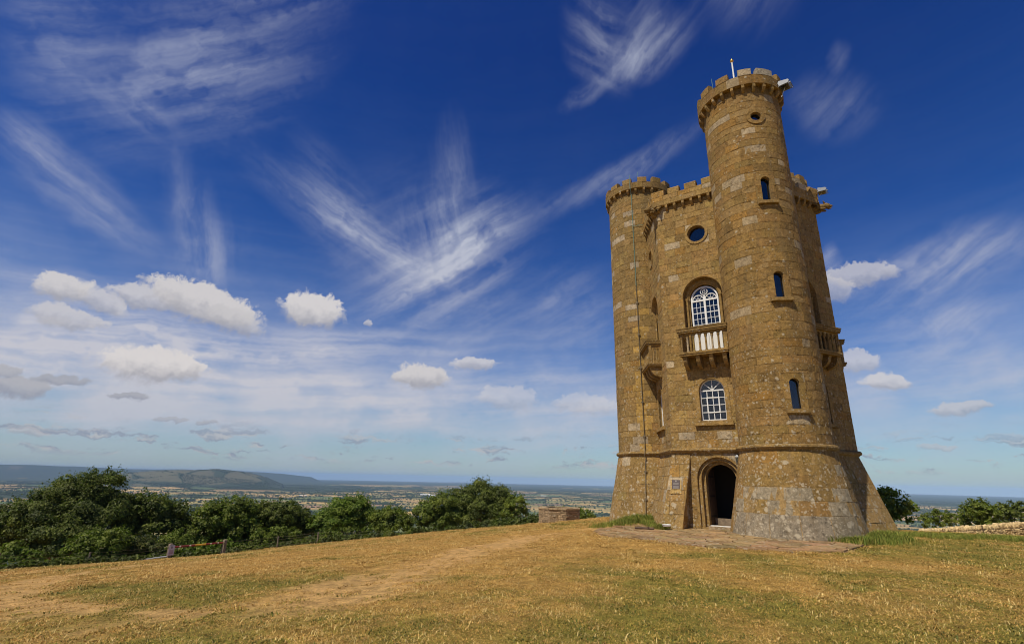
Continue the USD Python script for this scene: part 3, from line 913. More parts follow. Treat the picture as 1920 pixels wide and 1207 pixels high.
def face(i, A, B, wu, door=False, detail=True, weight=1.0, balcony_=True, batter_from=None):
    """One straight wall between two corners, with its windows; returns its part."""
    rng = np.random.default_rng(300 + i)
    M = frame_of(A, B - A)
    t, n = M[:2, 0], M[:2, 2]
    def mp(u, z, d):
        u = np.asarray(u)
        return np.stack([A[0] + t[0] * u + n[0] * d, A[1] + t[1] * u + n[1] * d, z], 1)
    shell = bx(0, SIDE, -.45, 0, -.5, Z_WALL); shell = local(shell, M)
    shell.merge_vertices(); shell.fix_normals()
    cut, hole = [], []
    if detail:
        cut += [slab(Point(wu, 13.18).buffer(.40, 32), -1, 1, M), slab(arch(wu, .88, 7.2, 10.05), -1, 1, M), slab(arch(wu, .53, 4.3, 5.58), -1, 1, M)]
        hole += [Point(wu, 13.18).buffer(.54, 32), arch(wu, .88, 7.2, 10.05), arch(wu, .72, 4.24, 5.58), sbox(wu - .8, 4.05, wu + .8, 4.24)]
    if door:
        cut += [slab(arch(wu, .90, -.02, 1.86), -1, 1, M)]
        hole += [arch(wu, .99, -1, 1.86)]
    shell = difference(shell, cut)
    part = put(TOWER, 'wall', shell, M_STONE, tone=MORTAR)
    holes = unary_union(hole) if hole else None
    hu0, hu1 = (0, SIDE) if i in (0, 1, 5) else (1.2, SIDE - 1.2)
    lim = {0: (0.0, 3.1), 1: (1.3, SIDE), 5: (1.4, SIDE), 2: (0.0, 3.0), 3: (1.5, SIDE), 4: (0.0, 3.0)}[i]
    lay(part, mp, lim[0], lim[1], 3.16, Z_WALL - .02, rng, .27, .37, .4, .8, holes, weight=weight)
    if door:
        lay(part, mp, .3, 3.1, -.10, 2.92, rng, .38, .48, .5, .95, holes, weight=weight)
    # string course
    prof = Polygon([(-.06, -.10), (.03, -.10), (.05, -.06), (.12, -.03), (.155, .03), (.14, .09), (.08, .13), (-.06, .15)])
    st = trimesh.creation.extrude_polygon(prof, lim[1] - lim[0] + .08)
    v = np.asarray(st.vertices); st = trimesh.Trimesh(mp(lim[0] - .04 + v[:, 2], Z_STRING + v[:, 1], v[:, 0]), st.faces, process=False); st.fix_normals()
    put(part, 'string_course', st, M_STONE, smooth=40, tone=GOLD * .85)
    # corbel table, parapet and merlons
    m = int((lim[1] - lim[0]) / .41)
    for q in range(m + 1):
        u = lim[0] + .2 + q * .41
        if u > lim[1] - .08:
            break
        pts = np.array([(u + x, y, z) for x in (-.06, .06) for y, z in ((-.05, 14.79), (.05, 14.79), (.12, 14.84), (.185, 14.94), (.185, 15.084), (-.05, 15.084))])
        put(part, 'corbel', local(trimesh.convex.convex_hull(pts), M), M_STONE, tone=stone_tone(rng, 0) * .95)
    core = local(bx(-.09, SIDE, -.12, .185, 15.08, 15.60), M)
    put(part, 'parapet', core, M_STONE, tone=MORTAR)
    u = -.11
    while u < SIDE - .1:
        w_ = min(rng.uniform(.55, .95), SIDE - u)
        keep_stone(part, block(mp, u, u + w_, 15.085, 15.36, .20, rng, nx=2), stone_tone(rng, .04), weight)
        u += w_
    u = -.11
    while u < SIDE - .1:
        w_ = min(rng.uniform(.55, .95), SIDE - u)
        keep_stone(part, block(mp, u, u + w_, 15.36, 15.63, .20, rng, nx=2), stone_tone(rng, .04), weight)
        u += w_
    us = [-.12 + q * .83 for q in range(6)]
    for q, u in enumerate(us):
        if (u + .6 < lim[0]) or u > lim[1] + .2:
            continue
        w_ = .66 if q == 0 else .56
        if q == 0:
            u0, u1 = u, u + w_
        else:
            u0, u1 = u + .04, u + .04 + w_
        pts = np.array([(x, y, z) for x in (u0, u1) for y, z in ((-.12, 15.61), (.205, 15.61), (.205, 15.90), (.16, 15.955), (-.04, 15.985), (-.12, 15.94))])
        put(part, 'merlon', local(trimesh.convex.convex_hull(pts), M), M_STONE, tone=stone_tone(rng, .04) * 1.05)
    if not detail:
        return part, mp, M
    # round window: ring of stones, glass
    a = np.linspace(0, 2 * math.pi, 13)
    for q in range(12):
        seg = Polygon([(wu + r_ * math.cos(x), 13.18 + r_ * math.sin(x)) for r_, ts in ((.42, np.linspace(a[q] + .006, a[q + 1] - .006, 6)), (.54, np.linspace(a[q + 1] - .005, a[q] + .005, 6))) for x in ts])
        keep_stone(part, cut_block(mp, seg, .05, base=-.2), GOLD * rng.uniform(.95, 1.1), weight)
    circ = Point(wu, 13.18).buffer(.40, 32)
    rw = put(part, 'round_window', slab(circ.difference(Point(wu, 13.18).buffer(.37, 32)), -.22, -.16, M), M_DARKWOOD)
    put(part, 'pane', slab(Point(wu, 13.18).buffer(.372, 32), -.196, -.19, M), M_GLASS)
    # lower window
    sz = [4.24, 4.75, 5.2, 5.58]
    for side in (-1, 1):
        for x, y in zip(sz[:-1], sz[1:]):
            q = sbox(min(wu + side * .53, wu + side * .72), x + .003, max(wu + side * .53, wu + side * .72), y - .003)
            keep_stone(part, cut_block(mp, q, .028, base=-.1), GOLD * rng.uniform(1.0, 1.15), weight)
    a = np.linspace(0, math.pi, 8)
    for q in range(7):
        seg = Polygon([(wu + r_ * math.cos(x), 5.58 + r_ * math.sin(x)) for r_, ts in ((.53, np.linspace(a[q] + .005, a[q + 1] - .005, 5)), (.72, np.linspace(a[q + 1] - .004, a[q] + .004, 5))) for x in ts])
        keep_stone(part, cut_block(mp, seg, .03, base=-.1), GOLD * rng.uniform(1.0, 1.15), weight)
    put(part, 'window_sill', local(bx(wu - .8, wu + .8, -.05, .14, 4.08, 4.22), M), M_STONE, tone=GOLD * 1.05)
    lower_window(part, M, wu)
    upper_window(part, M, wu, rng)
    if balcony_:
        balcony(part, M, wu, rng)
    if door:
        doorway(part, M, wu, rng, mp)
    return part, mp, M


def bars(rects, d0, d1, M):
    return cat([local(bx(a, b, d0, d1, z0, z1), M) for a, b, z0, z1 in rects])


def lower_window(part, M, wu):
    hw, z0, zs = .53, 4.3, 5.58
    op = arch(wu, hw, z0, zs)
    D0, D1 = -.22, -.15
    put(part, 'window_frame', slab(op.difference(op.buffer(-.05)), D0, D1 + .01, M), M_WHITE, label='white lower window frame')
    rows = np.linspace(z0 + .05, zs + .02, 5); cols = np.linspace(wu - hw + .05, wu + hw - .05, 5)
    r = [(c - .014, c + .014, z0 + .045, zs) for c in cols[1:-1]] + [(wu - hw + .045, wu + hw - .045, z - .014, z + .014) for z in rows[1:-1]]
    put(part, 'glazing_bars', bars(r, D0 + .02, D1 - .004, M), M_WHITE)
    put(part, 'transom', bars([(wu - hw + .045, wu + hw - .045, zs, zs + .055)], D0 + .01, D1 + .004, M), M_WHITE)
    # opening casement in the middle
    a, b, c, d = cols[1], cols[3], rows[1], rows[3]
    fr = sbox(a - .03, c - .03, b + .03, d + .03).difference(sbox(a + .018, c + .018, b - .018, d - .018))
    put(part, 'casement', slab(fr, D0 + .03, D1 + .02, M), M_WHITE)
    fan = []
    for ang in (45, 90, 135):
        x, z = math.cos(R(ang)), math.sin(R(ang))
        fan.append(slab(LineString([(wu, zs + .05), (wu + x * .50, zs + z * .50)]).buffer(.015, cap_style=2), D0 + .02, D1 - .002, M))
    put(part, 'fan_bars', cat(fan), M_WHITE)
    for i in range(4):
        for j in range(4):
            put(part, 'pane', local(bx(cols[i] + .004, cols[i + 1] - .004, -.187, -.182, rows[j] + .004, rows[j + 1] - .004), M), M_GLASS)
    for k in range(4):
        an = np.linspace(R(45 * k + 1.5), R(45 * k + 43.5), 6)
        pl = Polygon([(wu, zs + .055)] + [(wu + .485 * math.cos(x), max(zs + .057, zs + .485 * math.sin(x))) for x in an])
        put(part, 'pane', slab(pl.buffer(0), -.187, -.182, M), M_GLASS)


def upper_window(part, M, wu, rng):
    hw, zb, zs = .62, 7.27, 9.95
    op = arch(wu, hw, zb, zs)
    outer = arch(wu, .88, 7.2, 10.05)
    # recessed order of the arch and its colonnettes
    put(part, 'arch_reveal', slab(outer.difference(arch(wu, .66, 7.1, 9.98)), -.44, -.27, M), M_STONE, tone=GOLD * 1.05)
    put(part, 'arch_moulding', slab(arch(wu, .80, 10.0, 10.02).difference(arch(wu, .70, 9.9, 10.02)), -.28, -.22, M), M_STONE, tone=GOLD)
    for s in (-1, 1):
        u = wu + s * .75
        pr = [(.0, 7.25), (.075, 7.25), (.075, 7.33), (.05, 7.36), (.047, 9.84), (.06, 9.86), (.05, 9.89), (.085, 9.98), (.085, 10.02), (0, 10.02)]
        put(part, 'colonnette', local_lathe(pr, u, -.19, M), M_STONE, smooth=40, tone=GOLD * 1.0)
    D0, D1 = -.42, -.34
    put(part, 'window_frame', slab(op.difference(op.buffer(-.065)), D0, D1, M), M_WHITE, label='white arched balcony window frame')
    put(part, 'mullion', bars([(wu - .045, wu + .045, zb, zs - .06)], D0 + .005, D1 + .02, M), M_WHITE)
    put(part, 'transom', bars([(wu - hw + .06, wu + hw - .06, zs - .10, zs - .02)], D0 + .01, D1 + .012, M), M_WHITE)
    put(part, 'door_panel', bars([(wu - hw + .06, wu - .045, zb + .01, 8.42), (wu + .045, wu + hw - .06, zb + .01, 8.42)], D0 + .02, D1 - .015, M), M_WHITE, label='white lower door panels')
    rows = np.linspace(8.44, zs - .10, 6)
    gl = []
    for s in (0, 1):
        a = wu - hw + .065 if s == 0 else wu + .045; b = wu - .045 if s == 0 else wu + hw - .065
        cols = np.linspace(a, b, 4)
        gl += [(c - .011, c + .011, 8.42, zs - .09) for c in cols[1:-1]] + [(a, b, z - (.02 if q == 2 else .011), z + (.02 if q == 2 else .011)) for q, z in enumerate(rows[1:-1])]
        for i in range(3):
            for j in range(5):
                put(part, 'pane', local(bx(cols[i] + .003, cols[i + 1] - .003, -.385, -.380, rows[j] + .003, rows[j + 1] - .003), M), M_GLASS)
    put(part, 'glazing_bars', bars(gl, D0 + .022, D1 - .012, M), M_WHITE)
    # tracery: two small arches and a roundel
    tr = []
    def ring(cx, cz, r, w, upper=False):
        q = Point(cx, cz).buffer(r, 20).difference(Point(cx, cz).buffer(r - w, 20))
        return q.intersection(sbox(cx - 2, cz, cx + 2, cz + 2)) if upper else q
    inner = op.buffer(-.05)
    for s in (-1, 1):
        cx = wu + s * .285
        tr.append(ring(cx, zs - .03, .265, .035, True).intersection(inner))
        tr.append(ring(cx, zs - .03, .09, .016, True))
        for ang in (40, 90, 140):
            tr.append(LineString([(cx + .09 * math.cos(R(ang)), zs - .03 + .09 * math.sin(R(ang))), (cx + .24 * math.cos(R(ang)), zs - .03 + .24 * math.sin(R(ang)))]).buffer(.008))
    tr.append(ring(wu, zs + .36, .17, .03))
    tr.append(sbox(wu - .065, zs + .295, wu + .065, zs + .425).difference(sbox(wu - .05, zs + .31, wu + .05, zs + .41)))
    tr.append(Polygon([(wu - .10, zs - .03), (wu + .10, zs - .03), (wu, zs + .22)]).difference(Point(wu - .285, zs - .03).buffer(.25)).difference(Point(wu + .285, zs - .03).buffer(.25)))
    put(part, 'tracery', slab(unary_union([x for x in tr if not x.is_empty]), D0 + .02, D1 - .002, M), M_WHITE)
    put(part, 'pane', slab(op.intersection(sbox(wu - 1, zs - .015, wu + 1, zs + 1)).buffer(-.03), -.390, -.385, M), M_GLASS, label='arched head pane')


def local_lathe(profile, u, d, M, segs=14):
    m = trimesh.creation.revolve(np.asarray(profile, float), sections=segs)
    m.apply_translation((u, d, 0))
    m = local(m, M); m.fix_normals()
    return m


def balcony(part, M, wu, rng):
    c = wu - .03
    hr, hs = 1.10, 1.03
    dr, ds = .74, .64
    rail = []
    # moulded hand rail: three sides, stepped profile
    prof = [(0, 8.31, 8.36), (.0, 8.20, 8.31), (-.05, 8.13, 8.20)]
    for inset, z0, z1 in prof:
        e = inset if inset else (0.0 if z0 > 8.3 else -.02)
        rail.append(bx(c - hr - e, c + hr + e, dr - .24 + e, dr + e, z0, z1))
        for s in (-1, 1):
            rail.append(bx(min(c + s * (hr + e), c + s * (hr - .22)), max(c + s * (hr + e), c + s * (hr - .22)), -.02, dr - .24 + e - .002, z0, z1))
    put(part, 'balcony_rail', local(cat(rail), M), M_STONE, tone=GOLD * .72)
    sl = [bx(c - hs - .03, c + hs + .03, -.02, ds + .03, 7.17, 7.26), bx(c - hs, c + hs, -.02, ds, 7.09, 7.168)]
    put(part, 'balcony_slab', local(cat(sl), M), M_STONE, tone=GOLD * .9)
    # arcade under the rail
    us = c + np.linspace(-.93, .93, 8)
    zt, zs, zf = 8.13, 7.95, 7.26
    def arcade(centres, L0, L1):
        p = sbox(L0, zs - .03, L1, zt)
        for a, b in zip(centres[:-1], centres[1:]):
            p = p.difference(arch((a + b) / 2, abs(b - a) / 2 - .045, zs - .1, zs + .0, .12, 12))
        return p
    put(part, 'balcony_arcade', slab(arcade(us, us[0] - .06, us[-1] + .06), ds - .17, ds - .05, M), M_STONE, tone=GOLD * .85)
    col = [(0, zf), (.062, zf), (.062, zf + .05), (.045, zf + .08), (.043, zs - .10), (.05, zs - .09), (.045, zs - .07), (.065, zs - .02), (.065, zs), (0, zs)]
    for u in us:
        put(part, 'baluster', local_lathe(col, u, ds - .11, M), M_STONE, smooth=40, tone=stone_tone(rng, .1) * .9)
    for s in (-1, 1):
        put(part, 'balcony_pier', local(bx(c + s * 1.0 - .035, c + s * 1.0 + .035, ds - .17, ds - .05, zf, zt), M), M_STONE, tone=GOLD * .85)
        put(part, 'balcony_pier', local(bx(c + s * .94 - .06, c + s * .94 + .06, .0, .10, zf, zt), M), M_STONE, tone=GOLD * .85)
        for d in (.20, .37):
            put(part, 'baluster', local_lathe(col, c + s * .94, d, M), M_STONE, smooth=40, tone=stone_tone(rng, .1) * .9)
        side = local(bx(c + s * .94 - .05, c + s * .94 + .05, .10, ds - .17, zs + .02, zt), M)
        put(part, 'balcony_arcade', side, M_STONE, tone=GOLD * .85)
    # scrolled brackets
    for u in (c - .84, c - .28, c + .28, c + .84):
        cur = [(-.05, 7.088), (.56, 7.088), (.56, 7.0)] + [(.12 + .42 * math.cos(x), 7.0 - .40 * math.sin(x)) for x in np.linspace(0.1, 1.45, 8)] + [(.12, 6.56), (-.05, 6.56)]
        m = trimesh.creation.extrude_polygon(Polygon(cur).buffer(0), .17)
        v = np.asarray(m.vertices)
        m = trimesh.Trimesh(np.stack([u - .085 + v[:, 2], v[:, 0], v[:, 1]], 1), m.faces, process=False)
        mm = local(m, M); mm.fix_normals()
        put(part, 'bracket', mm, M_STONE, tone=GOLD * rng.uniform(.8, .95))


def doorway(part, M, wu, rng, mp):
    zs = 1.86
    # hood mould and two moulded orders stepping inwards
    o0, o1, o2, o3 = (arch(wu, h, -.25, zs, n=36) for h in (.985, .90, .76, .62))
    def vous(outer, inner, d0, d1, n, tone):
        """the ring of one order, cut into its stones"""
        hw_o, hw_i = outer.bounds[2] - wu, inner.bounds[2] - wu
        ring = outer.difference(inner)
        pieces = []
        for s in (-1, 1):
            zz = np.linspace(-.25, zs, 5)
            for a, b in zip(zz[:-1], zz[1:]):
                pieces.append(ring.intersection(sbox(wu if s > 0 else wu - 2, a + .003, wu + 2 if s > 0 else wu, b - .003)))
        an = np.linspace(0, math.pi, n + 1)
        for a, b in zip(an[:-1], an[1:]):
            w = Polygon([(wu, zs)] + [(wu + 2.5 * math.cos(x), zs + 2.5 * math.sin(x)) for x in (a + .006, b - .006)])
            pieces.append(ring.intersection(w))
        for q in pieces:
            if q.area > .002 and q.geom_type == 'Polygon':
                put(part, 'voussoir', slab(q, d0, d1, M), M_STONE, tone=tone * rng.uniform(.88, 1.1))
    vous(o0, o1, -.10, .075, 9, GOLD * 1.0)
    vous(o1, o2, -.36, -.04, 9, GOLD * 1.0)
    vous(o2, o3, -.50, -.20, 7, GOLD * .95)
    for h, d, r in ((.915, .03, .028), (.775, -.045, .03), (.64, -.2, .03)):
        a = np.linspace(0, math.pi, 24)
        pts = [(wu + h, d, -.2)] + [(wu + h * math.cos(x), d, zs + h * math.sin(x)) for x in a] + [(wu - h, d, -.2)]
        m = local(tube(pts, r, 8), M); m.fix_normals()
        put(part, 'roll_moulding', m, M_STONE, smooth=50, tone=GOLD * 1.08)
    # the passage behind: floor, side walls, vault, inner wall
    put(part, 'door_step', local(bx(wu - .62, wu + .62, -.5, .02, -.2, .035), M), M_STONE, tone=np.array([.33, .24, .14]))
    put(part, 'threshold', local(bx(wu - .55, wu + .60, -.20, -.04, .036, .06), M), M_WHITE, label='white strip across the doorway')
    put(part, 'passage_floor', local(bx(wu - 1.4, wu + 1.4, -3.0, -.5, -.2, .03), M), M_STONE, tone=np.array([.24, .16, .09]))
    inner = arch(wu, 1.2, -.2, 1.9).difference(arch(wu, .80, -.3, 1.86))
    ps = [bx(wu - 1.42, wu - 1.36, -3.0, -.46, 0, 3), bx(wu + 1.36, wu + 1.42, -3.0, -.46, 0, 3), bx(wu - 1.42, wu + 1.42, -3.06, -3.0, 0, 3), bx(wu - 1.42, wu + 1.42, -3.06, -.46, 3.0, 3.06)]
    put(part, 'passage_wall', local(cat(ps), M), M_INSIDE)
    # the oak door, open inwards against the left of the passage
    dm = [bx(wu - .66, wu - .60, -1.55, -.52, .07, 2.3)]
    put(part, 'door', local(cat(dm), M), M_DARKWOOD, label='dark oak door standing open')
    for k in range(3):
        put(part, 'hinge', local(bx(wu - .598, wu - .590, -1.3, -.56, .35 + k * .8, .42 + k * .8), M), M_DARK)
    put(part, 'barrier_board', local(bx(wu - .57, wu + .75, -.98, -.94, .04, .30), M), M_WOOD, label='low wooden board inside the doorway')


F0, MP0, MF0 = face(0, V[5], V[0], 1.90, door=True, weight=1.2)
F1, MP1, MF1 = face(1, V[0], V[1], SIDE - 1.90, weight=.5)
F5, MP5, MF5 = face(5, V[4], V[5], SIDE - 1.90, weight=.8)
F2, MP2, MF2 = face(2, V[1], V[2], 1.90, weight=.01)
face(3, V[2], V[3], 0, detail=False, weight=0.0)
face(4, V[3], V[4], 0, detail=False, weight=0.0)

roof = trimesh.creation.extrude_polygon(Polygon(V).buffer(-.05), .12); roof.apply_translation((0, 0, 15.0))
put(TOWER, 'roof', roof, M_LEAD)


def piers():
    """The battered feet of the two plain corners."""
    rng = np.random.default_rng(41)
    # corner 5: foot on the door wall with a cheek, whole width on the wall to the left
    b5 = .74
    uR = lambda z: .78 - .33 * (PIER_TOP - np.asarray(z)) / PIER_TOP
    def on(M, A, b, sign=1):
        def f(u, z, d):
            u, z = np.asarray(u), np.asarray(z)
            k = batter(z, b) + d
            return np.stack([A[0] + M[0, 0] * u + M[0, 2] * k, A[1] + M[1, 0] * u + M[1, 2] * k, z], 1)
        return f
    f0, f5 = on(MF0, V[5], b5), on(MF5, V[4], b5)
    zt, zb = PIER_TOP, -.6
    e = lambda z: .577 * float(batter(z, b5))
    pts = [f0([-e(z)], [z], [-.004])[0] for z in (zt, zb)] + [f0([uR(z)], [z], [-.004])[0] for z in (zt, zb)] + [f0([uR(z)], [z], [-.3 - float(batter(z, b5))])[0] for z in (zt, zb)] + [f0([.1], [z], [-.3 - float(batter(z, b5))])[0] for z in (zt, zb)]
    pier = trimesh.convex.convex_hull(np.array(pts))
    p = put(TOWER, 'buttress', pier, M_STONE, tone=MORTAR, label='sloping buttress beside the doorway')
    lay(p, f0, -1.0, 1.0, -.10, zt, rng, .42, .55, .5, .9, clip=Polygon([(-e(-.1), -.1), (uR(-.1), -.1), (uR(zt), zt), (0, zt)]), weight=1.3, dd=(.008, .02))
    def cheek(v, z, d):
        v, z = np.asarray(v), np.asarray(z); u = uR(z) + d
        return np.stack([V[5][0] + MF0[0, 0] * u + MF0[0, 2] * (batter(z, b5) - v), V[5][1] + MF0[1, 0] * u + MF0[1, 2] * (batter(z, b5) - v), z], 1)
    lay(p, cheek, 0, 1.0, -.10, zt, rng, .42, .55, .4, .8, clip=Polygon([(0.0, -.1), (b5 * 1.03, -.1), (.01, zt), (0, zt)]), weight=.8, dd=(.006, .012))
    pts = [f5([SIDE + e(z)], [z], [-.004])[0] for z in (zt, zb)] + [f5([.6], [z], [-.004])[0] for z in (zt, zb)] + [f5([.6], [z], [-.3 - float(batter(z, b5))])[0] for z in (zt, zb)] + [f5([SIDE - .1], [z], [-.3 - float(batter(z, b5))])[0] for z in (zt, zb)]
    q = put(TOWER, 'buttress', trimesh.convex.convex_hull(np.array(pts)), M_STONE, tone=MORTAR)
    lay(q, f5, 1.2, SIDE + .5, -.10, zt, rng, .42, .55, .5, .9, clip=Polygon([(1.2, -.1), (SIDE + e(-.1), -.1), (SIDE, zt), (1.2, zt)]), weight=.8, dd=(.008, .02))
    b1 = .80
    e1 = lambda z: .577 * float(batter(z, b1))
    f1, f2 = on(MF1, V[0], b1), on(MF2, V[1], b1)
    pts = [f1([SIDE + e1(z)], [z], [-.004])[0] for z in (zt, zb)] + [f1([.8], [z], [-.004])[0] for z in (zt, zb)] + [f1([.8], [z], [-.3 - float(batter(z, b1))])[0] for z in (zt, zb)] + [f1([SIDE - .1], [z], [-.3 - float(batter(z, b1))])[0] for z in (zt, zb)]
    q = put(TOWER, 'buttress', trimesh.convex.convex_hull(np.array(pts)), M_STONE, tone=MORTAR, label='shaded sloping foot behind the stair turret')
    lay(q, f1, 1.2, SIDE + .6, -.10, zt, rng, .42, .55, .6, 1.1, clip=Polygon([(1.2, -.1), (SIDE + e1(-.1), -.1), (SIDE, zt), (1.2, zt)]), weight=.9, dd=(.008, .02))
    pts = [f2([-e1(z)], [z], [-.004])[0] for z in (zt, zb)] + [f2([3.4], [z], [-.004])[0] for z in (zt, zb)] + [f2([3.4], [z], [-.3 - float(batter(z, b1))])[0] for z in (zt, zb)] + [f2([.1], [z], [-.3 - float(batter(z, b1))])[0] for z in (zt, zb)]
    put(TOWER, 'buttress', trimesh.convex.convex_hull(np.array(pts)), M_STONE, tone=MORTAR)


piers()


def flush_stones():
    """The 300 stones that show largest become parts of their wall; the rest of each wall's stones are one part."""
    order = sorted(range(len(STONES)), key=lambda i: -STONES[i][3])
    single = set(order[:298])
    rest = {}
    for i, (part, m, t, w) in enumerate(STONES):
        if i in single:
            put(part, 'stone', m, M_STONE, tone=t)
        else:
            rest.setdefault(part, []).append((m, t))
    for part, ms in rest.items():
        tone = np.vstack([np.tile(t, (len(m.faces), 1)) for m, t in ms])
        put(part, 'stonework', cat([m for m, t in ms]), M_STONE, tone=tone, kind='stuff')


flush_stones()


def gargoyle(k, label):
    """A winged stone beast leaning out from a corner under the parapet."""
    out = V[k] / np.linalg.norm(V[k]); t = np.array([-out[1], out[0]])
    M = frame_of(V[k], (-out[1] * 1.0, out[0] * 1.0))
    if M[:2, 2] @ out < 0:
        M = frame_of(V[k], (out[1], -out[0]))
    def hull(*balls):
        ps = []
        for x, y, z, r in balls:
            s = trimesh.creation.icosphere(subdivisions=1, radius=r); ps.append(np.asarray(s.vertices) + (x, y, z))
        return trimesh.convex.convex_hull(np.vstack(ps))
    z = 14.88
    b = [hull((0, -.1, z, .20), (0, .22, z + .02, .17)), hull((0, .22, z + .02, .16), (0, .46, z + .0, .13)), hull((0, .48, z + .02, .155), (0, .56, z - .01, .13)),
         hull((0, .60, z - .02, .085), (0, .70, z - .045, .06)), hull((0, .57, z - .13, .06), (0, .66, z - .15, .04)),
         hull((0, -.1, z - .22, .10), (0, .15, z - .2, .1), (0, .3, z - .12, .08))]
    for s in (-1, 1):
        b += [hull((s * .10, .44, z + .15, .045), (s * .17, .40, z + .24, .02)), hull((s * .07, .60, z + .06, .035), (s * .08, .57, z + .07, .03)),
              hull((s * .17, .05, z + .12, .06), (s * .34, -.05, z + .16, .05), (s * .36, .12, z + .02, .04)), hull((s * .12, .25, z - .12, .06), (s * .14, .42, z - .16, .05)),
              hull((s * .22, .0, z + .02, .05), (s * .36, .16, z - .08, .03)), hull((s * .16, .2, z + .14, .045), (s * .30, .2, z + .17, .035))]
    m = cat([local(q, M) for q in b]); m.fix_normals()
    put(TOWER, 'gargoyle', m, M_STONE, smooth=50, tone=GOLD * .7, label=label)


gargoyle(5, 'stone beast at the corner left of the round window')
gargoyle(1, 'stone beast on the far right corner')

# downpipe and lightning conductor on the lower turret
def downpipe():
    c, r = V[4], 1.80
    a = R(-3.8)
    def at(z, off):
        rr = (r + .03 + (2.95 - z) * .57 / 2.95 if z < 2.95 else r) + off
        return (c[0] + rr * math.sin(a), c[1] - rr * math.cos(a), z)
    put(LEFT, 'downpipe', tube([at(z, .06) for z in (12.0, 9, 6, 3.25)] + [at(3.16, .17), at(2.9, .17), at(2.8, .07), at(1.5, .06), at(.1, .06)], .021, 8), M_RUST, smooth=50)
    for z in (11, 9.2, 7.4, 5.6, 3.9, 2.2, .9):
        p = at(z, .055); m = trimesh.creation.box((.14, .05, .06)); m.apply_translation(p)
        put(LEFT, 'pipe_bracket', m, M_RUST)
    pts = [at(z, .045) for z in np.linspace(17.7, 12.0, 12)]
    pts = [at(18.9, .22), at(18.2, .21), at(17.95, .21), at(17.75, .06)] + pts
    put(LEFT, 'lightning_conductor', tube(pts, .014, 6), M_COPPER)
    b = []
    for da in np.linspace(0, .62, 10):
        rr = r + .05
        b.append((c[0] + rr * math.sin(a + da), c[1] - rr * math.cos(a + da), 15.62))
    put(LEFT, 'conductor_branch', tube(b, .013, 6), M_COPPER)
    aa = R(10)
    put(LEFT, 'lightning_rod', tube([(c[0] + 1.8 * math.sin(aa), c[1] - 1.8 * math.cos(aa), z) for z in (18.4, 19.15)], .010, 6), M_COPPER)
    c0 = V[0]; aa = R(-38)
    put(STAIR, 'lightning_rod', tube([(c0[0] + 1.8 * math.sin(aa), c0[1] - 1.8 * math.cos(aa), z) for z in (19.5, 20.2)], .010, 6), M_COPPER)


downpipe()


def paving():
    """Irregular flagstones before the door."""
    rng = np.random.default_rng(12)
    p = holder('paving', None, None, kind='structure')
    pts = []
    for i in range(-12, 9):
        for j in range(-18, 2):
            pts.append((i * .82 + (j % 2) * .41 + rng.uniform(-.24, .24), j * .62 + rng.uniform(-.16, .16)))
    vor = Voronoi(np.array(pts))
    clip = PAVING.buffer(-.06).difference(Point(*V[0]).buffer(2.2)).difference(Polygon(V).buffer(.02))
    for reg in vor.point_region:
        r = vor.regions[reg]
        if -1 in r or len(r) < 3:
            continue
        q = Polygon(vor.vertices[r]).intersection(clip).buffer(-.03).buffer(.012)
        for k in (q.geoms if hasattr(q, 'geoms') else [q]):
            if k.geom_type != 'Polygon' or k.area < .06:
                continue
            k = k.simplify(.015)
            m = trimesh.creation.extrude_polygon(Polygon(k.exterior), .06)
            cx, cy = k.centroid.coords[0]
            zz = float(land(np.array([cx]), np.array([cy]), False)[0])
            m.apply_translation((0, 0, zz - .055 + rng.uniform(0, .016)))
            tl = rng.normal(0, .004, 2)
            vv = m.vertices.copy(); vv[:, 2] += (vv[:, 0] - cx) * tl[0] + (vv[:, 1] - cy) * tl[1]; m.vertices = vv
            tone = np.array([.33, .21, .092]) * rng.uniform(.66, 1.28) * (1 + rng.normal(0, .04, 3))
            put(p, 'flagstone', m, M_BASE, tone=tone)


paving()


# ------------------------------------------------------------------ things on and by the tower
def floodlight(pos, yaw, label, stay, size=1.0):
    p = holder('floodlight', label, 'floodlight', 'grey floodlights on the turret tops', loc=pos, rot=yaw)
    stage.GetPrimAtPath(p).GetAttribute('xformOp:translate')
    UsdGeom.Xformable(stage.GetPrimAtPath(p)).AddScaleOp().Set(Gf.Vec3f(size, size, size))
    hull = trimesh.convex.convex_hull(np.array([(x, y, z) for x in (-.21, .21) for y, z in ((-.02, .09), (.30, .02), (.34, -.04), (.28, -.13), (-.02, -.13), (-.05, .0))]))
    put(p, 'housing', hull, M_LAMP)
    fr = [bx(-.19, -.172, -.04, .38, -.15, -.12), bx(.172, .19, -.04, .38, -.15, -.12), bx(-.172, .172, .362, .38, -.15, -.12)]
    put(p, 'rim', cat(fr), M_LEAD)
    put(p, 'lens', bx(-.15, .15, .0, .28, -.142, -.132), M_GLASS)
    fins = [bx(-.14, .14, .02 + k * .05, .03 + k * .05, .03 - k * .012, .075 - k * .012) for k in range(5)]
    put(p, 'fins', cat(fins), M_LAMP)
    br = [tube([(0, .15, -.10), (0, -.03, stay)], .012, 6)]
    put(p, 'stay', cat(br), M_GREY)
    put(p, 'arm', tube([(0, -.25, -.05), (0, 0, -.05)], .025, 8), M_LEAD)
    return p


a = R(66)
floodlight((V[0][0] + 1.93 * math.sin(a), V[0][1] - 1.93 * math.cos(a), 19.30), math.degrees(a) + 180 + 5, 'grey floodlight clamped to the rim of the tall stair turret', -.50, 1.2)
o1 = V[1] / np.linalg.norm(V[1])
floodlight((V[1][0] + o1[0] * .30 + .0, V[1][1] + o1[1] * .30, 15.80), math.degrees(math.atan2(o1[1], o1[0])) - 90, 'small grey floodlight above the beast on the far right corner', -.3)


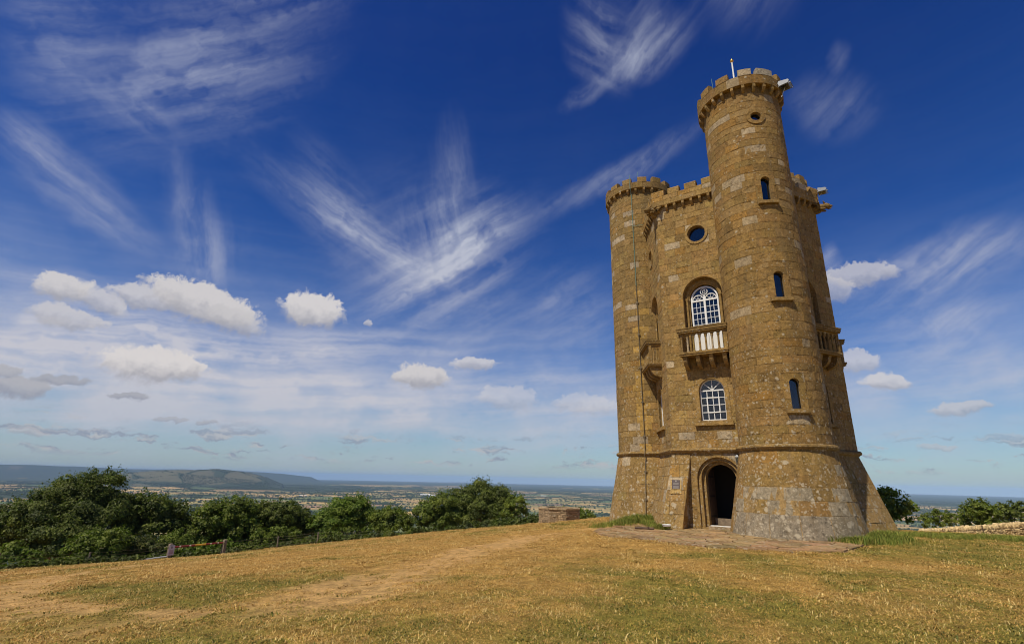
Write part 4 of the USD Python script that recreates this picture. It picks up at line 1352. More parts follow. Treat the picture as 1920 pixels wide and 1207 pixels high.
def flagpole():
    c = V[0]
    p = holder('flagpole', 'short white flagpole with a gilt ball on the tall turret', 'flagpole', loc=(c[0] - .05, c[1] + .2, 19.1))
    put(p, 'pole', tube([(0, 0, 0), (0, 0, 1.2), (0, 0, 3.15)], [.045, .045, .036], 12), M_WHITE, smooth=50)
    s = trimesh.creation.icosphere(subdivisions=2, radius=.085); s.apply_translation((0, 0, 3.23))
    put(p, 'ball', s, M_GOLD, smooth=True)
    s = trimesh.creation.cone(.035, .12, sections=12); s.apply_translation((0, 0, 3.29))
    put(p, 'finial', s, M_GOLD)


flagpole()


def wall_point(M, u, z, d):
    return (M @ np.array([u, z, d, 1.0]))[:3]


def lantern():
    P = wall_point(MF0, 2.70, 2.62, .02)
    p = holder('wall_lantern', 'small glass lantern on a bracket beside the arched doorway', 'lantern', loc=P, rot=math.degrees(math.atan2(MF0[1, 0], MF0[0, 0])))
    put(p, 'bracket', cat([tube([(0, 0, .22), (0, -.15, .24)], .012, 6), bx(-.03, .03, -.02, 0, .1, .28)]), M_DARK)
    put(p, 'cap', trimesh.convex.convex_hull(np.array([(x * s, -.15 + y * s, z) for s, z in ((.075, .14), (.02, .23)) for x in (-1, 1) for y in (-1, 1)])), M_LEAD)
    for x, y in ((-1, -1), (1, -1), (-1, 1), (1, 1)):
        put(p, 'post', tube([(x * .06, -.15 + y * .06, .14), (x * .04, -.15 + y * .04, -.12)], .007, 5), M_LEAD)
    put(p, 'glass', trimesh.convex.convex_hull(np.array([(x * s, -.15 + y * s, z) for s, z in ((.056, .135), (.037, -.115)) for x in (-1, 1) for y in (-1, 1)])), M_GLASS)
    put(p, 'foot', trimesh.convex.convex_hull(np.array([(x * s, -.15 + y * s, z) for s, z in ((.05, -.12), (.015, -.17)) for x in (-1, 1) for y in (-1, 1)])), M_LEAD)


lantern()


def plaque():
    # on the battered foot by the door
    z0, z1 = 1.47, 1.80
    uc = .17
    def P(u, z, d):
        k = float(batter(z, .74)) + d
        return wall_point(MF0, u, z, k)
    p = holder('plaque', 'dark engraved plaque on the sloping buttress left of the door', 'plaque')
    def sheet(u0, u1, za, zb, d0, d1):
        return trimesh.convex.convex_hull(np.array([P(u, z, d) for u in (u0, u1) for z in (za, zb) for d in (d0, d1)]))
    put(p, 'surround', [sheet(uc - .235, uc - .17, z0 - .22, z1 + .02, .0, .045), sheet(uc + .17, uc + .235, z0 - .22, z1 + .02, .0, .045), sheet(uc - .168, uc + .168, z0 - .20, z0 - .03, .0, .046)], M_STONE, tone=np.array([.40, .26, .09]))
    put(p, 'plate', sheet(uc - .165, uc + .165, z0 - .015, z1 + .02, .0, .05), M_BRONZE)
    lines = [sheet(uc - .12, uc + .12, z1 - .07 - .045 * k, z1 - .052 - .045 * k, .05, .053) for k in (1, 2, 4, 5, 6)] + [sheet(uc - .03, uc + .03, z1 - .06, z1 - .0, .05, .053)]
    put(p, 'lettering', lines, principled('plaque_letters', (.27, .24, .2), .5))


plaque()


def bowl():
    x, y = -2.95, -5.2
    P = np.array([-3.22, -4.62])
    z = .0
    p = holder('water_bowl', 'shallow white bowl on the paving at the foot of the buttress', 'bowl', loc=(P[0], P[1], z))
    m = trimesh.creation.revolve(np.array([(0, 0), (.15, 0), (.175, .06), (.19, .07), (.175, .075), (.14, .02), (0, .02)]), sections=28); m.fix_normals()
    put(p, 'dish', m, M_WHITE, smooth=40)
    m = trimesh.creation.revolve(np.array([(0, .045), (.155, .045), (.155, .05), (0, .05)]), sections=24); m.fix_normals()
    put(p, 'water', m, M_GLASS)


bowl()


def boot_mat():
    P = np.array([-4.12, -4.55])
    z = float(land(P[:1], P[1:], False)[0])
    p = holder('dark_log', 'dark weathered log lying at the edge of the paving by the long grass', 'log', loc=(P[0], P[1], z + .05), rot=-12)
    put(p, 'log', tube([(-.42, 0, 0), (-.2, .02, .01), (.1, -.01, .02), (.40, .0, .03)], [.045, .055, .05, .04], 9), M_DARKWOOD, smooth=50)
    put(p, 'branch', tube([(.1, 0, .03), (.2, -.07, .08)], [.03, .018], 7), M_DARKWOOD)


boot_mat()


def drum():
    """Low eight-sided rubble viewpoint at the edge of the hill."""
    rng = np.random.default_rng(77)
    az = -19.0
    P = look(az, 41.3)
    z0 = float(land(P[:1], P[1:], False)[0]) - .1
    p = holder('stone_viewpoint', 'low octagonal rubble stone drum at the edge of the hilltop', 'stone drum', loc=(P[0], P[1], z0), rot=14)
    r = 1.62; H = 1.02
    k = math.cos(math.pi / 8)
    core = trimesh.creation.cylinder(radius=r - .01, height=H, sections=8); core.apply_transform(trimesh.transformations.rotation_matrix(math.pi / 8, (0, 0, 1))); core.apply_translation((0, 0, H / 2))
    inner = trimesh.creation.cylinder(radius=r - .42, height=H, sections=8); inner.apply_transform(trimesh.transformations.rotation_matrix(math.pi / 8, (0, 0, 1))); inner.apply_translation((0, 0, H / 2 + .5))
    put(p, 'wall', difference(core, [inner]), M_BASE, tone=np.array([.15, .105, .055]))
    rub = []; tones = []
    for s in range(8):
        a0 = s * math.pi / 4; a1 = a0 + math.pi / 4
        A = np.array([r * math.cos(a0 + math.pi / 8), r * math.sin(a0 + math.pi / 8)]); B = np.array([r * math.cos(a1 + math.pi / 8), r * math.sin(a1 + math.pi / 8)])
        L = np.linalg.norm(B - A); t = (B - A) / L; n = np.array([t[1], -t[0]])
        zs = courses(0, H, .09, .15, rng)
        for za, zb in zip(zs[:-1], zs[1:]):
            u = 0
            while u < L - .05:
                w = min(rng.uniform(.14, .36), L - u)
                f = lambda uu, zz, dd, A=A, t=t, n=n: np.stack([A[0] + t[0] * uu + n[0] * dd, A[1] + t[1] * uu + n[1] * dd, zz], 1)
                m = block(f, u, u + w, za, zb, rng.uniform(.0, .04), rng, 1, 1, .015, .006, .008)
                rub.append(m); tones.append(np.tile(np.array([.33, .235, .135]) * rng.uniform(.75, 1.3), (len(m.faces), 1)))
                u += w
    put(p, 'rubble', cat(rub), M_BASE, tone=np.vstack(tones), kind='stuff')
    for s in range(16):
        a0 = s * math.pi / 8 + math.pi / 8; a1 = a0 + math.pi / 8
        rr = lambda a, q: q * math.cos(math.pi / 8) / math.cos(((a) % (math.pi / 4)) - math.pi / 8) if False else q
        def oct_pt(a, q):
            b = (a - math.pi / 8) % (math.pi / 4) - math.pi / 8
            return np.array([math.cos(a), math.sin(a)]) * q * k / math.cos(b)
        pts = []
        for a in (a0 + .012, a1 - .012):
            for q in (r - .46, r + .07):
                x, y = oct_pt(a, q)
                for z in (H, H + .11 + rng.uniform(-.02, .02)):
                    pts.append((x, y, z))
        put(p, 'coping_stone', trimesh.convex.convex_hull(np.array(pts)), M_BASE, tone=np.array([.40, .29, .165]) * rng.uniform(.85, 1.2))


drum()


def rock(rng, sx, sy, sz, n=14):
    p = rng.normal(size=(n, 3)); p /= np.linalg.norm(p, axis=1, keepdims=True)
    p = np.sign(p) * np.abs(p) ** .75
    return trimesh.convex.convex_hull(p * (sx, sy, sz))


def dry_wall():
    rng = np.random.default_rng(88)
    pts = [look(12.9, 66), look(15.0, 56), look(17.4, 48), look(20.2, 40), look(23.0, 34.5)]
    path = LineString(pts)
    p = holder('dry_stone_wall', 'pale dry stone field wall topped with upright stones right of the tower', 'wall')
    n = int(path.length / .5)
    C = np.array([path.interpolate(i / n, normalized=True).coords[0] for i in range(n + 1)])
    z = land(C[:, 0], C[:, 1], False)
    H = .66
    t = np.gradient(C, axis=0); t /= np.linalg.norm(t, axis=1, keepdims=True); nn = np.stack([t[:, 1], -t[:, 0]], 1)
    body = []
    for i in range(n):
        ps = []
        for j in (i, i + 1):
            for s in (-1, 1):
                for w, zz in ((.24, -.4), (.17, H - .02)):
                    ps.append((*(C[j] + nn[j] * s * w), z[j] + zz))
        body.append(trimesh.convex.convex_hull(np.array(ps)))
    put(p, 'core', cat(body), M_PALE, tone=np.array([.20, .145, .07]))
    rub, tone = [], []
    for s in (-1, 1):
        for zz0 in np.arange(-.1, H - .08, .105):
            d = 0.0
            while d < path.length - .1:
                w = rng.uniform(.16, .42)
                q = path.interpolate(d + w / 2).coords[0]; i = min(int((d + w / 2) / path.length * n), n)
                m = rock(rng, w * .53, .10, .06, 10)
                ang = math.atan2(t[i][1], t[i][0])
                m.apply_transform(trimesh.transformations.rotation_matrix(ang, (0, 0, 1)))
                o = np.array(q) + nn[i] * s * (.235 - .07 * zz0 / H)
                m.apply_translation((o[0], o[1], z[i] + zz0 + .05 + rng.uniform(-.015, .015)))
                rub.append(m); c = np.array([.56, .41, .20]) * rng.uniform(.7, 1.2); tone.append(np.tile(c, (len(m.faces), 1)))
                d += w
    put(p, 'rubble', cat(rub), M_PALE, tone=np.vstack(tone), kind='stuff')
    d = .05; k = 0
    while d < path.length - .05:
        w = rng.uniform(.10, .22)
        q = path.interpolate(d + w / 2).coords[0]; i = min(int((d + w / 2) / path.length * n), n)
        h = rng.uniform(.15, .24)
        m = rock(rng, w * .62, .20, h, 16)
        m.apply_transform(trimesh.transformations.rotation_matrix(rng.normal(0, .22), (0, 1, 0)))
        m.apply_transform(trimesh.transformations.rotation_matrix(math.atan2(t[i][1], t[i][0]), (0, 0, 1)))
        m.apply_translation((q[0], q[1], z[i] + H + h * .72))
        put(p, 'coping_stone', m, M_PALE, tone=np.array([.62, .46, .23]) * rng.uniform(.8, 1.15))
        d += w + .01
    # a dark gap post leaning on the wall
    P = look(16.9, 47.5); zz = float(land(P[:1], P[1:], False)[0])
    g = holder('gap_post', 'thin dark post leaning against the dry stone wall', 'post', loc=(P[0], P[1], zz))
    put(g, 'shaft', tube([(0, 0, -.2), (.0, .05, .85)], [.04, .035], 8), M_DARKWOOD)
    put(g, 'cap', bx(-.05, .05, .0, .10, .85, .88), M_DARKWOOD)


dry_wall()


# ------------------------------------------------------------------ fence and barrier at the field's edge
def fence():
    def az_pt(az, dist):
        P = look(az, dist); return np.array([P[0], P[1], float(land(P[:1], P[1:], False)[0])])
    A, B = az_pt(-55.95, 51.0), az_pt(-51.75, 52.2)
    for k, (Q, lab) in enumerate(((A, 'stout wooden gate post carrying a white notice'), (B, 'stout wooden gate post at the upper end of the red barrier'))):
        p = holder('gate_post', lab, 'post', loc=Q)
        m = trimesh.convex.convex_hull(np.array([(x, y, z) for x in (-.12, .12) for y in (-.12, .12) for z in (-.3, 1.16)] + [(x, y, 1.21) for x in (-.07, .07) for y in (-.07, .07)]))
        m.apply_transform(trimesh.transformations.rotation_matrix(.05 if k else .02, (0, 1, 0)))
        put(p, 'shaft', m, M_WOOD)
        put(p, 'rail_bracket', bx(-.15, .15, -.15, -.1, .88, 1.0), M_RUST)
    # notice on the first post
    d = (CAM_POS[:2] - A[:2]); d /= np.linalg.norm(d)
    ang = math.degrees(math.atan2(d[1], d[0])) + 90 + 12
    p = holder('warning_notice', 'white notice with small red and dark print on the gate post', 'sign', loc=(A[0] + d[0] * .16 + .22 * CAM_RT[0] * .6, A[1] + d[1] * .16 + .22 * CAM_RT[1] * .6, A[2] + .38), rot=ang)
    put(p, 'board', bx(-.20, .20, -.012, .012, 0, .72), principled('notice_board', (.52, .44, .46), .5))
    put(p, 'print', [bx(-.14, .14, -.0165, -.0125, .10 + .06 * k, .125 + .06 * k) for k in range(5)], principled('notice_red', (.30, .08, .10), .5))
    put(p, 'pictogram', [bx(-.04, .04, -.0165, -.0125, .50, .60), bx(-.06, .02, -.0165, -.0125, .61, .65)], principled('notice_dark', (.06, .03, .04), .5))
    # red and yellow swing pole
    p = holder('barrier_pole', 'red barrier pole with white bands and a yellow middle between gate posts', 'barrier')
    a, b = A + [.0, .0, .92], B + [0, 0, .96]
    cuts = [0.03, .155, .185, .335, .365, .44, .64, .72, .745, .86, .885, .975]
    M_BAND = principled('faded_white_band', (.42, .34, .26), .6)
    mats = [M_RED, M_BAND, M_RED, M_BAND, M_RED, M_YELLOW, M_RED, M_BAND, M_RED, M_BAND, M_RED]
    names = ['red_length', 'white_band', 'red_length', 'white_band', 'red_length', 'yellow_length', 'red_length', 'white_band', 'red_length', 'white_band', 'red_length']
    off = -d[0] * 0, 0
    for s, e, m, nme in zip(cuts[:-1], cuts[1:], mats, names):
        put(p, nme, tube([a + (b - a) * s, a + (b - a) * e], .072, 10), m, smooth=50)
    # light posts and wire
    posts = [(-67.0, 46.5, 1.12), (-61.5, 49.5, 1.05), (-47.2, 53.0, 1.05), (-43.6, 51.5, 1.02), (-40.2, 50.8, 1.0)]
    pts = []
    for az, dist, h in posts:
        Q = az_pt(az, dist)
        lab = {-67.0: 'slim fence post nearest the left edge of the field', -61.5: 'slim fence post left of the gate post with the notice', -47.2: 'slim fence post right of the red barrier', -43.6: 'slim fence post before the bright green trees', -40.2: 'slim fence post farthest along the field edge'}[az]
        p = holder('fence_post', lab, 'post', 'slim posts of the wire fence', loc=Q)
        put(p, 'shaft', tube([(0, 0, -.3), (0, 0, h)], [.06, .055], 8), M_WOOD)
        put(p, 'staple', bx(-.02, .02, -.07, -.05, h - .14, h - .1), M_WIRE)
        pts.append(Q)
    f = holder('wire_fence', 'thin wire fence strung along the field edge under the trees', 'fence')
    runs = [[az_pt(-72, 46.0), pts[0], pts[1], A], [B, pts[2], pts[3], pts[4], az_pt(-37.5, 50.3)]]
    for run in runs:
        for h in (.28, .55, .80, 1.0):
            L = []
            for q0, q1 in zip(run[:-1], run[1:]):
                for s in np.linspace(0, 1, 5)[:-1]:
                    w = q0 + (q1 - q0) * s; L.append(w + [0, 0, h - .04 * math.sin(math.pi * s)])
            L.append(run[-1] + [0, 0, h])
            put(f, 'wire', tube(L, .0045, 4, cap=False), M_RUST)
    # grey rail lying low by the gate
    p = holder('low_rail', 'grey rail running low along the ground to the gate post', 'rail')
    q0, q1 = az_pt(-61.2, 50.2) + [0, 0, .22], A + [0, 0, .30]
    put(p, 'bar', tube([q0, (q0 + q1) / 2 - [0, 0, .03], q1], .045, 8), M_GREY)
    put(p, 'stub', tube([q0 + [0, 0, -.4], q0], .04, 8), M_GREY)


fence()


# ------------------------------------------------------------------ trees and bushes
def plant(name, label, category, dist, lobes, greens, dens=1.0, leaf=.30, trunk=True, group=None, seed=0, shade=1.0):
    """lobes: (azimuth, elevation, angular radius) in degrees seen from the view point, at one distance, given depth."""
    rng = np.random.default_rng(500 + seed)
    cs = []
    for az, el, ra in lobes:
        ra *= 1.05 if trunk else 1.0
        dd = dist + rng.uniform(-.6, .8) * ra * dist / 57.3
        P = look(az, dd)
        cs.append((P[0], P[1], CAM_POS[2] + dd * math.tan(R(el)), ra * dd / 57.3))
    cs = np.array(cs)
    w = cs[:, 3]
    mid = np.array([np.average(cs[:, 0], weights=w), np.average(cs[:, 1], weights=w)])
    z0 = float(land(mid[:1], mid[1:], False)[0])
    p = holder(name, label, category, group, loc=(mid[0], mid[1], z0))
    off = np.array([mid[0], mid[1], z0])
    L = cs[:, :3] - off
    if trunk:
        wood = []
        top = L[np.argmax(L[:, 2])]
        h = max(top[2], 1.5)
        r0 = .05 * h
        fork = np.array([0, 0, h * .38])
        put(p, 'trunk', tube([(0, 0, -1.0), (.02 * h, 0, h * .2), fork, fork + (top - fork) * .55], [r0, r0 * .8, r0 * .62, r0 * .25], 9), M_WOOD, smooth=50)
        for q in L:
            e = fork + (q - fork) * .9
            midp = (fork + e) / 2 + rng.normal(0, .25, 3)
            wood.append(tube([fork * .92, midp, e], [r0 * .42, r0 * .26, r0 * .07], 6))
        put(p, 'limb', cat(wood), M_WOOD, smooth=50, kind='stuff')
    P_, N_, S_, T_ = [], [], [], []
    for (x, y, z), r in zip(L, w):
        ncl = int(np.clip(26 * r ** .9, 14, 90))
        for c in range(ncl):
            dirn = rng.normal(size=3); dirn /= np.linalg.norm(dirn)
            if dirn[2] < -.55:
                dirn[2] *= -.6
            rad = r * rng.uniform(.55, 1.0) ** .6
            cc = np.array([x, y, z]) + dirn * rad * np.array([1, 1, .92])
            cr = r * rng.uniform(.20, .34)
            n = max(int(dens * 30 * (cr / leaf) ** 2 * .55), 10)
            g = rng.normal(size=(n, 3)); g /= np.linalg.norm(g, axis=1, keepdims=True)
            g *= rng.uniform(.35, 1.0, (n, 1)) ** .5
            g[:, 2] *= .72
            P_.append(cc + g * cr)
            nn = g / (np.linalg.norm(g, axis=1, keepdims=True) + 1e-6) + dirn * .6 + np.array([0, 0, .35]) + rng.normal(0, .55, (n, 3))
            N_.append(nn)
            S_.append(leaf * rng.uniform(.55, 1.2, n))
            base = np.array(greens[rng.integers(len(greens))]) * rng.uniform(.82, 1.2)
            T_.append(base * rng.uniform(.7, 1.35, (n, 1)) * shade)
        # thin sprays that break the outline
        ns = int(22 * r)
        for c in range(ns):
            dirn = rng.normal(size=3); dirn[2] = abs(dirn[2]) * .9; dirn /= np.linalg.norm(dirn)
            n = 12
            s = np.linspace(.9, 1.0 + rng.uniform(.08, .26), n)[:, None]
            P_.append(np.array([x, y, z]) + dirn * r * s + rng.normal(0, .08 * r ** .5, (n, 3)))
            N_.append(dirn + rng.normal(0, .8, (n, 3))); S_.append(leaf * rng.uniform(.5, .95, n))
            T_.append(np.array(greens[rng.integers(len(greens))]) * rng.uniform(.8, 1.3, (n, 1)) * shade)
    P_, N_, S_, T_ = np.vstack(P_), np.vstack(N_), np.concatenate(S_), np.vstack(T_)
    keep = P_[:, 2] > -.6
    P_, N_, S_, T_ = P_[keep], N_[keep], S_[keep], T_[keep]
    N_ /= np.linalg.norm(N_, axis=1, keepdims=True)
    ref = rng.normal(size=N_.shape)
    a = np.cross(N_, ref); a /= np.linalg.norm(a, axis=1, keepdims=True) + 1e-9
    b = np.cross(N_, a)
    s = S_[:, None]
    q = np.stack([P_ - a * s * .62, P_ - b * s * .36 + N_ * s * .08, P_ + a * s * .62, P_ + b * s * .36 + N_ * s * .08], 1).reshape(-1, 3)
    k = np.arange(len(P_)) * 4
    F = np.vstack([np.stack([k, k + 1, k + 2], 1), np.stack([k, k + 2, k + 3], 1)])
    put(p, 'crown', (q, F), M_LEAF, tone=np.vstack([T_, T_]))
    return p


def lobes(px):
    """Baked list of (azimuth, elevation, radius)."""
    return px


DEEP = [(.066, .086, .012), (.090, .112, .014), (.114, .132, .018)]
MIDG = [(.095, .126, .013), (.126, .158, .016), (.152, .178, .020)]
BRIGHT = [(.092, .142, .012), (.124, .176, .016), (.148, .188, .020)]
YELL = [(.105, .105, .020), (.085, .095, .018), (.06, .075, .016)]
exec_trees = []
#TREES#
plant('broadleaf_tree', 'biggest dark broadleaf tree at the left end of the tree row', 'tree', 60, [(-61.84, -1.51, 1.65), (-63.39, -2.48, 2.11), (-65.14, -3.56, 2.03), (-62.28, -4.45, 2.94), (-65.38, -5.31, 2.37), (-60.55, -2.81, 1.22), (-63.67, -5.8, 2.42), (-67.1, -4.46, 1.75)], DEEP, leaf=0.18, seed=1)
plant('broadleaf_tree', 'round dark tree just right of the biggest tree', 'tree', 62, [(-58.13, -3.14, 1.43), (-59.01, -4.13, 1.66), (-56.66, -4.18, 1.62), (-57.68, -5.46, 2.41), (-55.72, -3.61, 0.91)], DEEP, leaf=0.23, seed=2)
plant('broadleaf_tree', 'broad tree right behind the red barrier pole', 'tree', 62, [(-51.32, -3.66, 1.52), (-52.99, -4.25, 1.68), (-51.03, -5.44, 2.34), (-53.86, -5.36, 1.59), (-49.84, -3.82, 1.2), (-50.89, -6.26, 1.2), (-52.55, -6.74, 1.26), (-54.1, -6.33, 1.16), (-49.59, -6.03, 1.12)], MIDG, leaf=0.23, seed=3)
plant('broadleaf_tree', 'dark green tree between the barrier trees and the brightest tree', 'tree', 64, [(-47.12, -3.79, 1.48), (-48.52, -3.97, 1.36), (-45.64, -4.67, 1.37), (-47.35, -5.51, 2.17), (-44.54, -5.56, 1.07)], DEEP, leaf=0.22, seed=4)
plant('broadleaf_tree', 'brightest green domed tree in the middle of the row', 'tree', 64, [(-40.38, -3.33, 1.5), (-41.61, -4.0, 1.83), (-43.04, -4.84, 1.5), (-38.83, -4.6, 1.33), (-41.45, -5.34, 2.26)], BRIGHT, leaf=0.22, seed=5)
plant('broadleaf_tree', 'small rounded tree right of the brightest tree', 'tree', 64, [(-36.58, -4.08, 1.24), (-37.6, -4.6, 1.28), (-35.54, -4.84, 1.29), (-36.73, -5.36, 1.43)], MIDG, leaf=0.21, seed=6)
plant('broadleaf_tree', 'mid green tree leaning on the tall twin-topped tree', 'tree', 60, [(-31.41, -3.09, 1.6), (-32.87, -3.79, 1.48), (-30.24, -4.02, 1.91), (-31.86, -4.82, 1.72)], MIDG, leaf=0.21, seed=7)
plant('broadleaf_tree', 'tall twin-topped tree left of the stone drum', 'tree', 62, [(-27.4, -1.84, 1.75), (-29.18, -2.78, 1.83), (-25.66, -2.34, 1.63), (-27.72, -3.71, 2.47), (-24.88, -3.66, 1.28)], DEEP, leaf=0.21, seed=8)
plant('broadleaf_tree', 'small dark tree against the left side of the stone drum', 'tree', 60, [(-23.6, -2.57, 1.08), (-23.19, -3.46, 0.85), (-24.31, -3.91, 1.17)], MIDG, leaf=0.2, seed=9)
plant('shrub', 'dark shrub in front of the biggest tree', 'shrub', 54, [(-61.25, -6.01, 1.4), (-62.21, -6.35, 1.13), (-60.02, -5.74, 1.09), (-60.95, -7.07, 0.9), (-62.04, -7.15, 0.8), (-59.85, -6.9, 0.83)], MIDG, leaf=0.18, seed=10, trunk=False)
plant('shrub', 'yellowish shrub left of the gate post with the notice', 'shrub', 54, [(-58.42, -6.31, 1.28), (-57.14, -6.63, 1.03)], YELL, leaf=0.17, seed=11, trunk=False)
plant('shrub', 'low shrub directly behind the notice post', 'shrub', 55.5, [(-55.93, -6.39, 1.14), (-55.3, -5.85, 0.89)], MIDG, leaf=0.17, seed=12, trunk=False)
plant('shrub', 'light green shrub under the red barrier pole', 'shrub', 54.5, [(-53.27, -6.98, 0.8), (-52.05, -6.67, 0.72), (-54.21, -6.85, 0.71), (-51.2, -6.52, 0.64)], BRIGHT, leaf=0.2, seed=13, trunk=False)
plant('shrub', 'shrub at the foot of the dark tree beyond the fence', 'shrub', 57, [(-47.29, -5.89, 1.05), (-45.87, -5.82, 0.77), (-48.67, -6.05, 0.94)], MIDG, leaf=0.17, seed=14, trunk=False)
plant('shrub', 'shrub at the far left edge beside the slim fence post', 'shrub', 51, [(-66.34, -6.69, 1.29), (-65.18, -6.85, 0.77)], MIDG, leaf=0.18, seed=15, trunk=False)
plant('shrub', 'low shrub under the brightest tree', 'shrub', 52, [(-42.4, -5.87, 0.69), (-40.9, -5.69, 0.69), (-38.84, -5.5, 0.6)], MIDG, leaf=0.2, seed=16, trunk=False)
plant('bush', 'low spreading bush right of the stone drum', 'bush', 47, [(-17.26, -3.63, 1.0), (-18.49, -3.66, 0.9), (-16.04, -3.8, 0.79), (-16.99, -4.04, 0.84)], MIDG, leaf=0.2, seed=17, trunk=False)
plant('bush', 'thick green bush beside the right foot of the tower', 'bush', 42, [(11.27, -1.43, 1.33), (12.09, -1.87, 0.96), (10.68, -1.11, 0.76), (10.68, -0.39, 0.36), (10.89, -2.15, 1.24), (11.77, -2.45, 0.87)], BRIGHT+MIDG, leaf=0.2, seed=18, trunk=False)
plant('bush', 'low olive bush behind the left end of the dry stone wall', 'bush', 72, [(14.38, -2.21, 0.63), (15.3, -2.32, 0.66), (13.44, -2.56, 0.51), (14.73, -2.68, 0.71), (13.77, -2.91, 0.59)], MIDG, leaf=0.18, seed=19, trunk=False)
plant('bush', 'dense round bush behind the dry stone wall', 'bush', 62, [(16.95, -1.58, 0.82), (16.31, -1.86, 0.66), (17.53, -1.83, 0.68), (16.9, -2.14, 0.73), (16.31, -2.58, 0.73), (17.28, -2.52, 0.72)], MIDG, leaf=0.24, seed=20, trunk=False)
plant('bush', 'dark bush at the right edge behind the dry stone wall', 'bush', 64, [(18.94, -1.55, 0.67), (18.36, -1.74, 0.64), (19.55, -1.6, 0.7), (18.83, -2.1, 0.71), (18.29, -2.53, 0.59)], DEEP, leaf=0.24, seed=21, trunk=False)
#ENDTREES#

# ------------------------------------------------------------------ grass
def tuft(rng, n, h, spread, tones, lean=.55, width=.006):
    V_, F_, T_ = [], [], []
    for _ in range(n):
        a = rng.uniform(0, 6.283); r = spread * math.sqrt(rng.random())
        b = np.array([r * math.cos(a), r * math.sin(a), -.01])
        hh = h * rng.uniform(.5, 1.15); d = rng.uniform(0, 6.283); ln = lean * rng.uniform(.2, 1.3) * hh
        dirn = np.array([math.cos(d), math.sin(d), 0]); side = np.array([-dirn[1], dirn[0], 0]) * width * rng.uniform(.7, 1.4)
        m = b + dirn * ln * .35 + [0, 0, hh * .6]; t = b + dirn * ln + [0, 0, hh * (.95 if lean < 1 else .7)]
        k = len(V_)
        V_ += [b - side, b + side, m - side * .8, m + side * .8, t]
        F_ += [[k, k + 1, k + 3], [k, k + 3, k + 2], [k + 2, k + 3, k + 4]]
        c = np.array(tones[rng.integers(len(tones))]) * rng.uniform(.75, 1.3)
        T_ += [c] * 3
    return (np.array(V_), np.array(F_)), np.array(T_)


def scatter(name, label, protos, pos, idx, scale, seed, kind='stuff'):
    rng = np.random.default_rng(seed)
    p = path_of('/World', name)
    pi = UsdGeom.PointInstancer.Define(stage, p)
    targets = []
    for (v, f), t in protos:
        q = put(p, 'tuft', (v, f), M_GRASS, tone=t)
        targets.append(q)
    pi.CreatePrototypesRel().SetTargets([Sdf.Path(t) for t in targets])
    n = len(pos)
    pi.CreatePositionsAttr(Vt.Vec3fArray.FromNumpy(np.ascontiguousarray(pos, np.float32)))
    pi.CreateProtoIndicesAttr(Vt.IntArray.FromNumpy(np.ascontiguousarray(idx, np.int32)))
    a = rng.uniform(0, math.pi, n)
    pi.CreateOrientationsAttr(Vt.QuathArray([Gf.Quath(float(math.cos(t)), 0.0, 0.0, float(math.sin(t))) for t in a]))
    s = np.stack([scale, scale, scale], 1)
    pi.CreateScalesAttr(Vt.Vec3fArray.FromNumpy(np.ascontiguousarray(s, np.float32)))
    tag(pi, label, 'grass', None, kind)


